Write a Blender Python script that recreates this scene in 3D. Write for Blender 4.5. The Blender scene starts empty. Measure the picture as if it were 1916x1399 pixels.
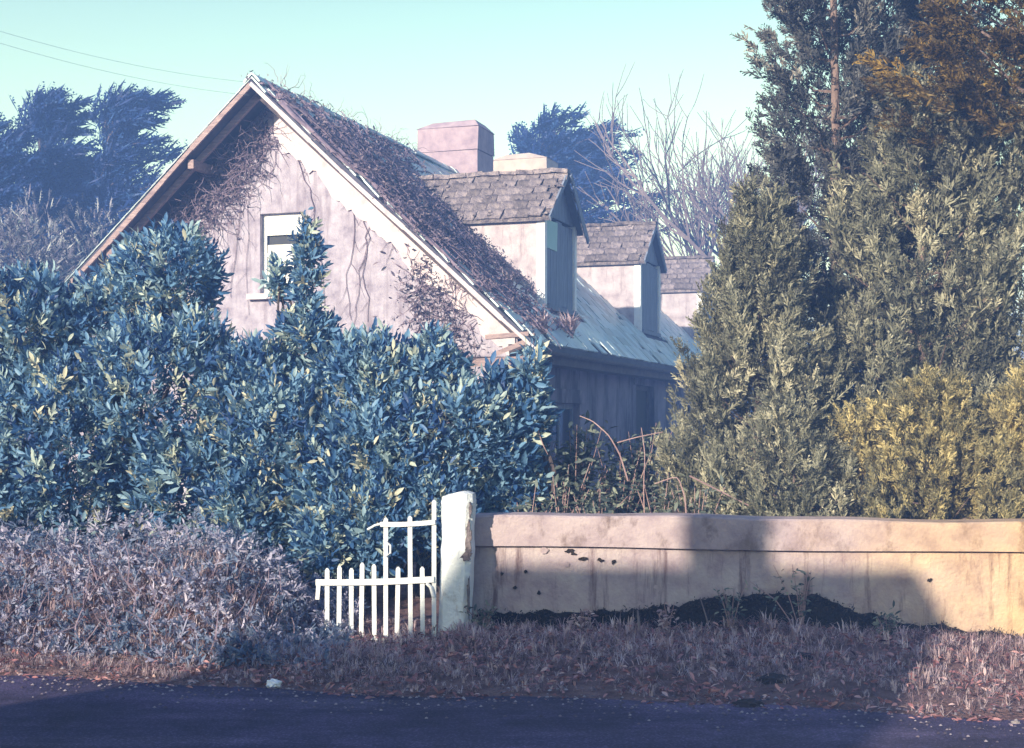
import bpy, math, random
import numpy as np
from mathutils import Vector, Matrix, Euler
random.seed(7); RNG = np.random.default_rng(7)
S = bpy.context.scene; COL = S.collection
R = math.radians

# ------------------------------------------------------------------ camera, sky, sun, exposure
F, HX, HY, EYE = 2660.0, 958.0, 790.0, 1.6        # focal length and horizon in photo pixels, eye height in metres
cam_d = bpy.data.cameras.new('camera'); cam = bpy.data.objects.new('camera', cam_d); COL.objects.link(cam)
cam_d.sensor_width = 36; cam_d.lens = F / 1916 * 36; cam_d.shift_y = (HY - 699.5) / 1916
cam_d.clip_start = 0.1; cam_d.clip_end = 3000
cam.location = (0, 0, EYE); cam.rotation_euler = (R(90), 0, 0); S.camera = cam

SUN_EL, SUN_AZ = 18.0, 34.0                        # height, and angle of the light off the view axis (it comes from behind left)
world = bpy.data.worlds.new('World'); S.world = world; world.use_nodes = True
wn, wl = world.node_tree.nodes, world.node_tree.links
bg = wn['Background']; bg.inputs['Strength'].default_value = 0.12
sky = wn.new('ShaderNodeTexSky'); sky.sky_type = 'NISHITA'; sky.sun_disc = False
sky.sun_elevation = R(SUN_EL); sky.sun_rotation = R(180 + SUN_AZ); sky.air_density = 1.3; sky.dust_density = 0.6; sky.ozone_density = 1.0
tint = wn.new('ShaderNodeMix'); tint.data_type = 'RGBA'; tint.blend_type = 'MULTIPLY'; tint.inputs[0].default_value = 1
tc_ = wn.new('ShaderNodeTexCoord'); sx_ = wn.new('ShaderNodeSeparateXYZ'); wl.new(tc_.outputs['Generated'], sx_.inputs[0])
up_r = wn.new('ShaderNodeValToRGB'); e_ = up_r.color_ramp.elements            # pale at the horizon, deepening to blue overhead
while len(e_) < 4: e_.new(.5)
for el_, (p_, c_) in zip(e_, [(0.0, (2.0, 1.85, .95)), (.14, (1.72, 1.58, .80)), (.30, (.95, 1.02, .66)), (.9, (.42, .46, .82))]): el_.position = p_; el_.color = (*c_, 1)
wl.new(sx_.outputs[2], up_r.inputs[0]); wl.new(up_r.outputs[0], tint.inputs[7])
wl.new(sky.outputs[0], tint.inputs[6]); wl.new(tint.outputs[2], bg.inputs['Color'])
sun_d = bpy.data.lights.new('sun', 'SUN'); sun = bpy.data.objects.new('sun', sun_d); COL.objects.link(sun)
sun_d.energy = 5.0; sun_d.angle = R(0.5); sun_d.color = (1.0, 0.87, 0.66)
ld = Vector((math.sin(R(SUN_AZ)) * math.cos(R(SUN_EL)), math.cos(R(SUN_AZ)) * math.cos(R(SUN_EL)), -math.sin(R(SUN_EL))))
sun.rotation_euler = ld.to_track_quat('-Z', 'Y').to_euler(); sun.location = -ld * 60
S.view_settings.view_transform = 'Standard'; S.view_settings.look = 'None'
S.view_settings.exposure = 1.36; S.view_settings.gamma = 1.0; S.view_settings.use_curve_mapping = False
S.cycles.max_bounces = 6; S.cycles.transparent_max_bounces = 8

# ------------------------------------------------------------------ helpers
def W(px, py, d):
    return Vector(((px - HX) / F * d, d, EYE + (HY - py) / F * d))
def noise2(x, y, s=1.0, seed=0.0):
    x = np.asarray(x, float) * s; y = np.asarray(y, float) * s
    return (np.sin(1.7 * x + 2.3 * y + seed) + np.sin(3.1 * x - 1.9 * y + 1.3 + seed * 2) * .6 + np.sin(5.3 * x + 4.7 * y + 2.1 + seed * 3) * .4
            + np.sin(9.7 * x - 8.3 * y + .7 + seed) * .25) / 2.25

class MB:
    def __init__(self): self.v = []; self.f = []
    def add(self, vs, fs):
        o = len(self.v); self.v += [tuple(p) for p in vs]; self.f += [tuple(i + o for i in f) for f in fs]; return self
    def box(self, x0, x1, y0, y1, z0, z1, m=None, j=0.0):
        vs = [Vector((x, y, z)) for z in (z0, z1) for y in (y0, y1) for x in (x0, x1)]
        if j: vs = [p + Vector((random.uniform(-j, j), random.uniform(-j, j), random.uniform(-j, j))) for p in vs]
        if m is not None: vs = [m @ p for p in vs]
        return self.add(vs, [(0, 2, 3, 1), (4, 5, 7, 6), (0, 1, 5, 4), (2, 6, 7, 3), (0, 4, 6, 2), (1, 3, 7, 5)])
    def beam(self, a, b, w, h, up=(0, 0, 1), j=0.0):
        a, b = Vector(a), Vector(b); d = (b - a); L = d.length; d.normalize()
        s = d.cross(Vector(up)).normalized(); n = s.cross(d)
        m = Matrix((( s.x, d.x, n.x, a.x), (s.y, d.y, n.y, a.y), (s.z, d.z, n.z, a.z), (0, 0, 0, 1)))
        return self.box(-w / 2, w / 2, 0, L, -h / 2, h / 2, m, j)
    def tube(self, pts, r, n=5, cap=True):
        pts = [Vector(p) for p in pts]; k = len(pts)
        rs = r if hasattr(r, '__len__') else [r] * k
        vs = []; fs = []
        for i, p in enumerate(pts):
            d = (pts[min(i + 1, k - 1)] - pts[max(i - 1, 0)]).normalized()
            a = d.cross(Vector((.31, .17, .93)) if abs(d.z) < .9 else Vector((1, .1, 0))).normalized(); b = d.cross(a)
            for q in range(n):
                t = 2 * math.pi * q / n; vs.append(p + (a * math.cos(t) + b * math.sin(t)) * rs[i])
        for i in range(k - 1):
            for q in range(n):
                q2 = (q + 1) % n; fs.append((i * n + q, i * n + q2, (i + 1) * n + q2, (i + 1) * n + q))
        if cap: fs.append(tuple(range(n))[::-1]); fs.append(tuple(range((k - 1) * n, k * n)))
        return self.add(vs, fs)
    def prism(self, pts, d):
        """closed polygon pts (3D, flat) extruded by vector d"""
        pts = [Vector(p) for p in pts]; d = Vector(d); n = len(pts)
        return self.add(pts + [p + d for p in pts], [tuple(range(n))[::-1], tuple(range(n, 2 * n))] +
                        [(i, (i + 1) % n, n + (i + 1) % n, n + i) for i in range(n)])
    def build(self, name, mat, parent=None, smooth=False, **props):
        me = bpy.data.meshes.new(name); me.from_pydata(self.v, [], self.f); me.update()
        import bmesh
        bm = bmesh.new(); bm.from_mesh(me); bmesh.ops.recalc_face_normals(bm, faces=bm.faces); bm.to_mesh(me); bm.free()
        if smooth: me.polygons.foreach_set('use_smooth', [True] * len(me.polygons))
        return link(name, me, mat, parent, **props)

def link(name, me, mat, parent=None, **props):
    if mat and not me.materials: me.materials.append(mat)
    o = bpy.data.objects.new(name, me); COL.objects.link(o)
    if parent: o.parent = parent
    for k, v in props.items(): o[k] = v
    return o
def thing(name, label, cat, loc=(0, 0, 0), rz=0.0, group=None):
    o = bpy.data.objects.new(name, None); COL.objects.link(o); o.empty_display_size = .2
    o.location = loc; o.rotation_euler = (0, 0, rz); o['label'] = label; o['category'] = cat
    if group: o['group'] = group
    return o
def mesh_np(name, V, T, tone=None, smooth=False):
    me = bpy.data.meshes.new(name); V = np.ascontiguousarray(V, np.float32); T = np.ascontiguousarray(T, np.int32); k = T.shape[1]
    me.vertices.add(len(V)); me.vertices.foreach_set('co', V.ravel())
    me.loops.add(T.size); me.loops.foreach_set('vertex_index', T.ravel())
    me.polygons.add(len(T)); me.polygons.foreach_set('loop_start', np.arange(0, T.size, k, dtype=np.int32))
    if tone is not None:
        a = me.attributes.new('tone', 'FLOAT', 'POINT'); a.data.foreach_set('value', np.ascontiguousarray(tone, np.float32))
    if smooth: me.polygons.foreach_set('use_smooth', np.ones(len(T), bool))
    me.update(calc_edges=True); return me
def unit(a): return a / np.maximum(np.linalg.norm(a, axis=-1, keepdims=True), 1e-9)
def frames(d, roll):
    """rotation matrices whose y axis is d, rolled about it"""
    d = unit(d); up = np.where(np.abs(d[:, 2:3]) < .95, np.array([[0, 0, 1.]]), np.array([[1., 0, 0]]))
    s = unit(np.cross(d, up)); n = np.cross(s, d); c, si = np.cos(roll)[:, None], np.sin(roll)[:, None]
    return np.stack([s * c + n * si, d, n * c - s * si], axis=2)
def scatter(tv, tf, pos, rot, scale, tone=None):
    tv = np.asarray(tv, float); tf = np.asarray(tf, int); N = len(pos)
    V = np.einsum('nij,kj->nki', rot, tv) * np.asarray(scale)[:, None, None] + pos[:, None, :]
    T = (tf[None] + (np.arange(N) * len(tv))[:, None, None]).reshape(-1, 3)
    tn = np.repeat(RNG.random(N) if tone is None else tone, len(tv))
    return V.reshape(-1, 3), T, tn
def joinnp(parts):
    Vs, Ts, Ns = [], [], []; o = 0
    for V, T, n in parts: Vs.append(V); Ts.append(T + o); Ns.append(n); o += len(V)
    return np.concatenate(Vs), np.concatenate(Ts), np.concatenate(Ns)

# ------------------------------------------------------------------ materials
def new_mat(name):
    m = bpy.data.materials.new(name); m.use_nodes = True; nt = m.node_tree
    return m, nt, nt.nodes, nt.links, nt.nodes['Principled BSDF']
def ramp(nodes, stops):
    r = nodes.new('ShaderNodeValToRGB'); e = r.color_ramp.elements
    while len(e) < len(stops): e.new(.5)
    for el, (p, c) in zip(e, stops): el.position = p; el.color = (*c, 1)
    return r
def rough_mat(name, stops, scale=6.0, rough=.9, bump=.3, stretch=(1, 1, 1), fine=40.0, detail=8, spec=.3, streak=None, bdist=.02):
    """weathered surface: colours spread over layered noise, with a fine bump"""
    m, nt, N, L, b = new_mat(name)
    tc = N.new('ShaderNodeTexCoord'); mp = N.new('ShaderNodeMapping'); mp.inputs['Scale'].default_value = stretch
    L.new(tc.outputs['Object'], mp.inputs[0])
    n1 = N.new('ShaderNodeTexNoise'); n1.inputs['Scale'].default_value = scale; n1.inputs['Detail'].default_value = detail; n1.inputs['Roughness'].default_value = .65
    n2 = N.new('ShaderNodeTexNoise'); n2.inputs['Scale'].default_value = fine; n2.inputs['Detail'].default_value = 5
    L.new(mp.outputs[0], n1.inputs['Vector']); L.new(tc.outputs['Object'], n2.inputs['Vector'])
    r = ramp(N, stops); L.new(n1.outputs[0], r.inputs[0]); colour = r.outputs[0]
    if streak:
        mp2 = N.new('ShaderNodeMapping'); mp2.inputs['Scale'].default_value = streak[0]; L.new(tc.outputs['Object'], mp2.inputs[0])
        n3 = N.new('ShaderNodeTexNoise'); n3.inputs['Scale'].default_value = 1.0; n3.inputs['Detail'].default_value = 7; n3.inputs['Roughness'].default_value = .7; L.new(mp2.outputs[0], n3.inputs['Vector'])
        r3 = ramp(N, [(streak[2], (0, 0, 0)), (streak[3], (1, 1, 1))]); L.new(n3.outputs[0], r3.inputs[0])
        mx = N.new('ShaderNodeMix'); mx.data_type = 'RGBA'; L.new(r3.outputs[0], mx.inputs[0]); L.new(colour, mx.inputs[6]); mx.inputs[7].default_value = (*streak[1], 1); colour = mx.outputs[2]
    L.new(colour, b.inputs['Base Color'])
    b.inputs['Roughness'].default_value = rough; b.inputs['Specular IOR Level'].default_value = spec
    ad = N.new('ShaderNodeMath'); ad.operation = 'ADD'; L.new(n1.outputs[0], ad.inputs[0]); L.new(n2.outputs[0], ad.inputs[1])
    bp = N.new('ShaderNodeBump'); bp.inputs['Strength'].default_value = bump; bp.inputs['Distance'].default_value = bdist
    L.new(ad.outputs[0], bp.inputs['Height']); L.new(bp.outputs[0], b.inputs['Normal'])
    return m
def leaf_mat(name, stops, rough=.5, transl=.25, by='tone', spec=.4):
    m, nt, N, L, b = new_mat(name)
    if by == 'tone':
        a = N.new('ShaderNodeAttribute'); a.attribute_name = 'tone'; src = a.outputs['Fac']
    else: src = N.new('ShaderNodeObjectInfo').outputs['Random']
    r = ramp(N, stops); L.new(src, r.inputs[0]); L.new(r.outputs[0], b.inputs['Base Color'])
    b.inputs['Roughness'].default_value = rough; b.inputs['Specular IOR Level'].default_value = spec
    t = N.new('ShaderNodeBsdfTranslucent'); L.new(r.outputs[0], t.inputs[0])
    mx = N.new('ShaderNodeMixShader'); mx.inputs[0].default_value = transl
    L.new(b.outputs[0], mx.inputs[1]); L.new(t.outputs[0], mx.inputs[2]); L.new(mx.outputs[0], N['Material Output'].inputs[0])
    return m
M = {}
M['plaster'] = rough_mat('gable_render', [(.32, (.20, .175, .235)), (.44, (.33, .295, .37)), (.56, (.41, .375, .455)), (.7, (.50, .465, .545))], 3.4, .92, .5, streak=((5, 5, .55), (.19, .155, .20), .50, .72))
M['plaster_shaded'] = rough_mat('shaded_side_render', [(.3, (.12, .11, .17)), (.5, (.20, .185, .27)), (.75, (.30, .27, .36))], 1.6, .92, .4, streak=((1.5, 1.5, .4), (.06, .055, .09), .48, .6))  # the side wall's bluish shade is darkened into this render's colours
M['whitewash'] = rough_mat('pale_lime_render', [(.3, (.40, .335, .375)), (.46, (.56, .49, .53)), (.75, (.68, .62, .65))], 3.0, .9, .4)
M['cheek'] = rough_mat('dormer_cheek_render', [(.3, (.26, .21, .25)), (.43, (.40, .345, .385)), (.56, (.50, .445, .48)), (.75, (.56, .50, .53))], 3.2, .9, .4, streak=((4, 4, .8), (.20, .145, .17), .54, .70))
M['chimney'] = rough_mat('chimney_render', [(.3, (.22, .165, .215)), (.5, (.33, .25, .30)), (.75, (.42, .335, .38))], 3.5, .92, .4)
M['chimney_pale'] = rough_mat('pale_chimney_render', [(.3, (.36, .29, .27)), (.55, (.47, .39, .36)), (.8, (.55, .46, .43))], 3.5, .92, .3)
M['slate'] = rough_mat('slate', [(.25, (.22, .29, .34)), (.5, (.42, .53, .57)), (.75, (.56, .66, .68))], 1.4, .42, .25, spec=.6)
def vary(m, amt=.5):
    nt = m.node_tree; N, L = nt.nodes, nt.links; b = N['Principled BSDF']; src = b.inputs['Base Color'].links[0].from_socket
    oi = N.new('ShaderNodeObjectInfo'); mr = N.new('ShaderNodeMapRange'); mr.inputs[3].default_value = 1 - amt; mr.inputs[4].default_value = 1 + amt * .5; L.new(oi.outputs['Random'], mr.inputs[0])
    mx = N.new('ShaderNodeMix'); mx.data_type = 'RGBA'; mx.blend_type = 'MULTIPLY'; mx.inputs[0].default_value = 1; L.new(src, mx.inputs[6]); L.new(mr.outputs[0], mx.inputs[7]); L.new(mx.outputs[2], b.inputs['Base Color'])
vary(M['slate'], .35)
M['mossy'] = rough_mat('mossy_slate', [(.3, (.07, .06, .08)), (.46, (.20, .17, .19)), (.58, (.33, .275, .285)), (.75, (.48, .42, .39))], 7.0, .95, .9, bdist=.05)
vary(M['mossy'], .4)
M['deck'] = rough_mat('roof_felt', [(.3, (.05, .05, .08)), (.7, (.10, .10, .14))], 3, .9, .3)
M['timber'] = rough_mat('weathered_timber', [(.3, (.20, .14, .15)), (.55, (.34, .25, .25)), (.8, (.46, .36, .35))], 5, .85, .4, stretch=(1, 6, 6))
M['timber_dark'] = rough_mat('rotten_timber', [(.3, (.05, .04, .05)), (.7, (.13, .10, .10))], 5, .9, .4)
M['board_blue'] = rough_mat('grey_blue_boards', [(.3, (.13, .15, .21)), (.55, (.21, .24, .32)), (.8, (.30, .33, .40))], 4, .8, .35, stretch=(5, 5, .7))
M['board_green'] = rough_mat('pale_green_board', [(.3, (.36, .55, .52)), (.8, (.46, .66, .62))], 3, .7, .1)
M['white'] = rough_mat('old_white_paint', [(.25, (.42, .37, .36)), (.36, (.70, .70, .72)), (.7, (.82, .83, .84))], 9, .6, .25)
M['pillar'] = rough_mat('limewashed_pillar', [(.27, (.36, .33, .32)), (.4, (.66, .69, .72)), (.8, (.80, .83, .84))], 4.5, .85, .5, streak=((5, 5, 1.2), (.34, .29, .28), .6, .72))
M['wall'] = rough_mat('boundary_wall_render', [(.28, (.24, .175, .21)), (.45, (.36, .29, .32)), (.6, (.43, .36, .375)), (.75, (.52, .44, .44))], 4.2, .95, .4, streak=((9, 9, 1.1), (.15, .10, .11), .53, .68), bdist=.03)
M['coping'] = rough_mat('wall_coping', [(.28, (.22, .165, .195)), (.5, (.37, .295, .32)), (.75, (.48, .395, .40))], 3.2, .95, .4, streak=((4, 4, 2.5), (.19, .14, .14), .53, .66))
def paint_yellow_light(m):                                             # yellow light painted into the wall colour toward its right end
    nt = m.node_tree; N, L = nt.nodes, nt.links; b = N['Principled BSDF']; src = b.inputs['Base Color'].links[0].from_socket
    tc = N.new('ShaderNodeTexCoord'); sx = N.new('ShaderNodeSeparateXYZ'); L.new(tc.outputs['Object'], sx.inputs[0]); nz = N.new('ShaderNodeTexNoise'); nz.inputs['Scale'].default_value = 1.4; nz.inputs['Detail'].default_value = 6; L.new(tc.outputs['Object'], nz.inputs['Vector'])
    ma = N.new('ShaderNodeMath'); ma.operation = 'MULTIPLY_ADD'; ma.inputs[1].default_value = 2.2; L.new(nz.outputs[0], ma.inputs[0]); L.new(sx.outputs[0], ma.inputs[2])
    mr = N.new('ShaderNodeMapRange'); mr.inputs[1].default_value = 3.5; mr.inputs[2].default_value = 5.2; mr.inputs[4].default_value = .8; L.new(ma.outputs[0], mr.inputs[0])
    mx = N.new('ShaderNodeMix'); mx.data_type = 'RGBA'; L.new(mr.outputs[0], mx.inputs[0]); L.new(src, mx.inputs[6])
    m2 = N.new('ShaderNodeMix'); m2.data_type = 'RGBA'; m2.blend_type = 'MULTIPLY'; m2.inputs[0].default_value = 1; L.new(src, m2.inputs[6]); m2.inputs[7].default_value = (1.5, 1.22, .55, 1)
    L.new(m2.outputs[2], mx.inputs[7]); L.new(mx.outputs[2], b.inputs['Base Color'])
paint_yellow_light(M['wall']); paint_yellow_light(M['coping'])
M['damp'] = rough_mat('damp_mossy_masonry', [(.3, (.012, .010, .012)), (.6, (.035, .026, .022)), (.8, (.07, .05, .035))], 9, .95, .9, bdist=.04)
M['glass'] = None
m, nt, N, L, b = new_mat('window_glass'); b.inputs['Base Color'].default_value = (.02, .025, .05, 1); b.inputs['Roughness'].default_value = .12; M['glass'] = m
M['blind'] = rough_mat('window_blind', [(.3, (.70, .70, .66)), (.8, (.80, .80, .77))], 3, .8, .1)
M['dark'] = rough_mat('dark_door', [(.3, (.015, .015, .02)), (.8, (.04, .035, .04))], 3, .8, .1)
M['bark'] = rough_mat('conifer_bark', [(.3, (.10, .07, .065)), (.55, (.22, .155, .14)), (.8, (.34, .25, .22))], 6, .9, .7, stretch=(4, 4, .8))
M['bark_dark'] = rough_mat('dark_bark', [(.3, (.05, .04, .045)), (.8, (.13, .10, .10))], 6, .9, .6, stretch=(4, 4, .8))
M['twig'] = rough_mat('dead_creeper_stem', [(.3, (.12, .09, .13)), (.55, (.25, .19, .25)), (.8, (.38, .31, .36))], 8, .9, .3)
M['bare'] = rough_mat('bare_branch_bark', [(.3, (.13, .10, .11)), (.8, (.22, .175, .17))], 4, .9, .2)
M['cane'] = rough_mat('bramble_cane', [(.3, (.26, .16, .17)), (.8, (.44, .31, .30))], 6, .7, .2)
M['road'] = rough_mat('road_asphalt', [(.3, (.040, .032, .085)), (.5, (.075, .060, .14)), (.7, (.13, .105, .20))], 1.3, .85, .7, stretch=(.3, 1.5, 1), fine=160, bdist=.012)
def speckle(m, lo=.6, hi=2.4, scale=55):
    nt = m.node_tree; N, L = nt.nodes, nt.links; b = N['Principled BSDF']; src = b.inputs['Base Color'].links[0].from_socket
    tc = N.new('ShaderNodeTexCoord'); vo = N.new('ShaderNodeTexVoronoi'); vo.inputs['Scale'].default_value = scale; L.new(tc.outputs['Object'], vo.inputs['Vector'])
    r = ramp(N, [(0, (hi,) * 3), (.22, (1, 1, 1)), (.6, (lo,) * 3)]); L.new(vo.outputs['Distance'], r.inputs[0])
    n = N.new('ShaderNodeTexNoise'); n.inputs['Scale'].default_value = .7; n.inputs['Detail'].default_value = 9; n.inputs['Roughness'].default_value = .75; L.new(tc.outputs['Object'], n.inputs['Vector'])
    r2 = ramp(N, [(.36, (.5,) * 3), (.5, (1, 1, 1)), (.64, (1.9, 1.75, 1.65))]); L.new(n.outputs[0], r2.inputs[0]); c = src
    for q in (r, r2):
        mx = N.new('ShaderNodeMix'); mx.data_type = 'RGBA'; mx.blend_type = 'MULTIPLY'; mx.inputs[0].default_value = 1; L.new(c, mx.inputs[6]); L.new(q.outputs[0], mx.inputs[7]); c = mx.outputs[2]
    L.new(c, b.inputs['Base Color'])
speckle(M['road'])
M['soil'] = rough_mat('verge_soil', [(.3, (.09, .05, .06)), (.5, (.20, .12, .125)), (.75, (.30, .20, .20))], 5, .95, .9, bdist=.05)
M['ground'] = rough_mat('rough_ground', [(.3, (.04, .05, .04)), (.7, (.10, .10, .07))], .8, .95, .5)
M['plastic'] = rough_mat('white_plastic', [(.3, (.74, .74, .78)), (.8, (.82, .82, .84))], 6, .5, .2)
M['stone'] = rough_mat('grey_stone', [(.3, (.18, .15, .16)), (.8, (.40, .35, .35))], 9, .9, .5)
M['render_loss'] = rough_mat('bare_masonry', [(.3, (.07, .06, .07)), (.6, (.18, .15, .16)), (.8, (.34, .30, .30))], 18, .95, .8)
M['clod'] = rough_mat('dark_clod', [(.3, (.02, .016, .022)), (.8, (.06, .045, .05))], 9, .95, .8)
M['wire'] = rough_mat('cable_sheath', [(.3, (.36, .48, .48)), (.8, (.44, .56, .56))], 9, .8, .1)
M['iron'] = rough_mat('dark_gutter', [(.3, (.06, .055, .07)), (.8, (.14, .12, .13))], 9, .8, .3)
LAUREL = [(0, (.020, .060, .19)), (.28, (.055, .15, .33)), (.54, (.15, .29, .45)), (.76, (.34, .46, .48)), (.92, (.52, .56, .46)), (1, (.60, .56, .42))]
M['laurel'] = leaf_mat('laurel_leaf', LAUREL, .5, .25, spec=.4); M['laurel_leaf'] = leaf_mat('laurel_front_leaf', LAUREL, .5, .25, 'obj', spec=.4)
M['olive'] = leaf_mat('olive_conifer', [(0, (.055, .058, .048)), (.5, (.20, .20, .145)), (.85, (.42, .40, .29)), (1, (.55, .51, .37))], .6, .2)
M['grey_conifer'] = leaf_mat('grey_conifer', [(0, (.024, .026, .036)), (.5, (.085, .09, .10)), (.85, (.20, .195, .185)), (1, (.32, .29, .26))], .6, .2)
M['gold_conifer'] = leaf_mat('golden_brown_conifer', [(0, (.024, .016, .007)), (.5, (.085, .055, .016)), (.85, (.21, .14, .035)), (1, (.34, .22, .05))], .6, .2)
M['yellow_bush'] = leaf_mat('yellow_bush', [(0, (.09, .085, .05)), (.35, (.25, .225, .125)), (.65, (.48, .40, .19)), (1, (.74, .62, .31))], .6, .25)
M['far_conifer'] = leaf_mat('far_conifer', [(0, (.002, .014, .08)), (.6, (.007, .030, .14)), (1, (.022, .07, .20))], .6, .15)
M['far_shrub'] = leaf_mat('pale_scrub', [(0, (.06, .07, .11)), (.5, (.20, .18, .24)), (.85, (.38, .38, .40)), (1, (.5, .52, .5))], .7, .2)
M['scrub'] = leaf_mat('bank_scrub', [(0, (.06, .10, .20)), (.3, (.17, .22, .33)), (.55, (.36, .35, .48)), (.8, (.52, .48, .60)), (1, (.66, .60, .66))], .8, .2)
M['straw'] = leaf_mat('dry_grass', [(0, (.10, .075, .085)), (.3, (.28, .18, .20)), (.6, (.46, .335, .36)), (1, (.68, .56, .58))], .8, .2)
M['litter_leaf'] = leaf_mat('fallen_leaf', [(0, (.06, .024, .035)), (.5, (.36, .16, .17)), (.85, (.52, .29, .29)), (1, (.60, .42, .42))], .8, .15)
M['weed'] = leaf_mat('garden_weed', [(0, (.03, .05, .06)), (.5, (.11, .14, .13)), (1, (.28, .30, .23))], .6, .2)
M['grit'] = leaf_mat('road_grit', [(0, (.05, .04, .06)), (.6, (.18, .14, .17)), (1, (.42, .36, .38))], .9, 0)
M['wall_moss'] = leaf_mat('wall_moss', [(0, (.01, .009, .012)), (.6, (.035, .028, .03)), (1, (.10, .075, .06))], .9, .1)
M['dead_leaf'] = leaf_mat('dead_creeper_leaf', [(0, (.03, .03, .06)), (.5, (.10, .08, .13)), (1, (.28, .22, .25))], .8, .15)

# ------------------------------------------------------------------ leaf and spray shapes
def leaf_shape(L=1.0, Wd=.36, droop=.12, fold=.06):
    v = [(0, 0, 0), (-Wd * .42, L * .35, fold), (0, L * .35, 0), (Wd * .42, L * .35, fold), (-Wd * .4, L * .7, fold - droop * .4), (0, L * .7, -droop * .4), (Wd * .4, L * .7, fold - droop * .4), (0, L, -droop)]
    f = [(0, 2, 1), (0, 3, 2), (1, 2, 5), (1, 5, 4), (2, 3, 6), (2, 6, 5), (4, 5, 7), (5, 6, 7)]
    return np.array(v), np.array(f)
LV, LF = leaf_shape()
def shoot_shape(n=9, seed=1):
    """an upright laurel shoot along y, unit length about 1, with whorled leaves"""
    r = np.random.default_rng(seed); parts = []
    for i in range(n):
        t = i / (n - 1); az = i * 2.4 + r.uniform(-.3, .3); open_ = 1.15 - .75 * t + r.uniform(-.15, .15)
        d = np.array([[math.cos(az) * math.sin(open_), math.cos(open_), math.sin(az) * math.sin(open_)]])
        rot = frames(d, np.array([r.uniform(-.6, .6)]))
        # face the leaf's upper side to the tip
        V = scatter(LV, LF, np.array([[0, t * .75, 0]]), rot, [r.uniform(.42, .6)], np.array([0.]))
        parts.append(V)
    st = np.array([(-.012, 0, 0), (.012, 0, 0), (0, .85, .0), (0, 0, .018)]); parts.append((st, np.array([(0, 1, 2), (1, 3, 2), (3, 0, 2)]), np.zeros(4)))
    V, T, _ = joinnp(parts); return V, T
SHOOTS = [shoot_shape(9, 1), shoot_shape(8, 2), shoot_shape(11, 3)]
def spray_shape(n=13, seed=1, width=.5, curl=.1, thick=.05):
    """a feathery conifer spray along y made of narrow tapered branchlets"""
    r = np.random.default_rng(seed); V = []; T = []
    def blade(p, q, w):
        p = np.array(p); q = np.array(q); d = unit(q - p); s = unit(np.cross(d, r.normal(size=3)))
        o = len(V); mid = p * .45 + q * .55; V.extend([p, mid + s * w, q, mid - s * w]); T.extend([(o, o + 1, o + 2), (o, o + 2, o + 3)])
    blade((0, 0, 0), (0, 1, curl), thick)
    for i in range(n):
        t = .12 + .85 * i / n; sd = -1 if i % 2 else 1; l = width * (1.05 - t * .75) * r.uniform(.75, 1.2)
        a = r.uniform(.5, .85); p = (0, t, curl * t * t)
        q = (sd * l * math.sin(a), t + l * math.cos(a), curl * t * t + r.uniform(-.16, .16)); blade(p, q, thick * r.uniform(.7, 1.2))
    return np.array(V), np.array(T)
SPRAYS = [spray_shape(13, 1), spray_shape(12, 2, .42, .2), spray_shape(14, 3, .55, -.1)]
FARSPRAY = [spray_shape(8, 5, .26, .3, .06), spray_shape(8, 6, .22, .45, .06)]

def blob_points(blobs, n, shell=(.72, 1.04)):
    """random points near the surface of a union of ellipsoids, with outward directions"""
    C = np.array([b[0] for b in blobs], float); Rr = np.array([b[1] for b in blobs], float)
    w = (Rr.prod(1)) ** (2 / 3); P = []; D = []; got = 0
    while got < n:
        k = RNG.choice(len(blobs), n, p=w / w.sum()); d = unit(RNG.normal(size=(n, 3)))
        s = RNG.uniform(*shell, n)[:, None]; p = C[k] + d * Rr[k] * s
        q = ((p[:, None] - C[None]) / Rr[None]); inside = (np.linalg.norm(q, axis=2) < shell[0] - .02).any(1)
        p, d = p[~inside], unit(d / Rr[k])[~inside]; P.append(p); D.append(d); got += len(p)
    return np.concatenate(P)[:n], np.concatenate(D)[:n]

# ------------------------------------------------------------------ the setting: ground, verge, road
def road_edge(x): return 8.25 - .2 * x + .08 * np.sin(x * 1.7) + .05 * np.sin(x * 4.1 + 1)
def wall_y(x): return 10.86 - .14 * x
def sm(t): t = np.clip(t, 0, 1); return t * t * (3 - 2 * t)
def hgt(x, y):
    x = np.asarray(x, float); y = np.asarray(y, float)
    e = road_edge(x); t = sm((y - e) / 1.9)
    near = (np.clip(np.abs(x), 0, 12) < 11)
    left = sm((-1.5 - x) / .8); dip = -.075 * sm((x + 1.75) / .3) * sm((-.35 - x) / .2) * sm((y - 9.7) / .5) * sm((11.2 - y) / .3); bank = dip + .27 * left * sm((y - e - .55) / 1.0) * (1 - sm((y - wall_y(x) - 1.0) / 1.2))
    mound = .05 * np.exp(-((x - 0.2) / .9) ** 2) * t * 0 + .03 * np.exp(-((x - 1.9) / 1.0) ** 2) * t
    bump = .035 * noise2(x, y, 1.6, 2) * sm((y - e + .1) / .4) * (1 - sm((y - 14) / 4))
    return np.where(y < e, -.035, .0) * (1 - sm((e - 7.5 - y) / 1)) + np.where(y >= e, -.035 * (1 - sm((y - e) / .15)), 0) + .03 * t + bank + mound + bump
xs = np.unique(np.concatenate([[-900, -300, -100, -50, -25, -15], np.arange(-10, 10.01, .16), [15, 25, 50, 100, 300, 900]]))
ys = np.unique(np.concatenate([[-900, -300, -100, -40, -15, -5, 0, 1, 1.6], np.arange(2, 6, .5), np.arange(6, 15.01, .14), [16, 18, 22, 30, 45, 80, 150, 400, 1500]]))
gx, gy = np.meshgrid(xs, ys); gz = hgt(gx, gy); nx = len(xs); idx = np.arange(gx.size).reshape(gx.shape)
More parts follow.
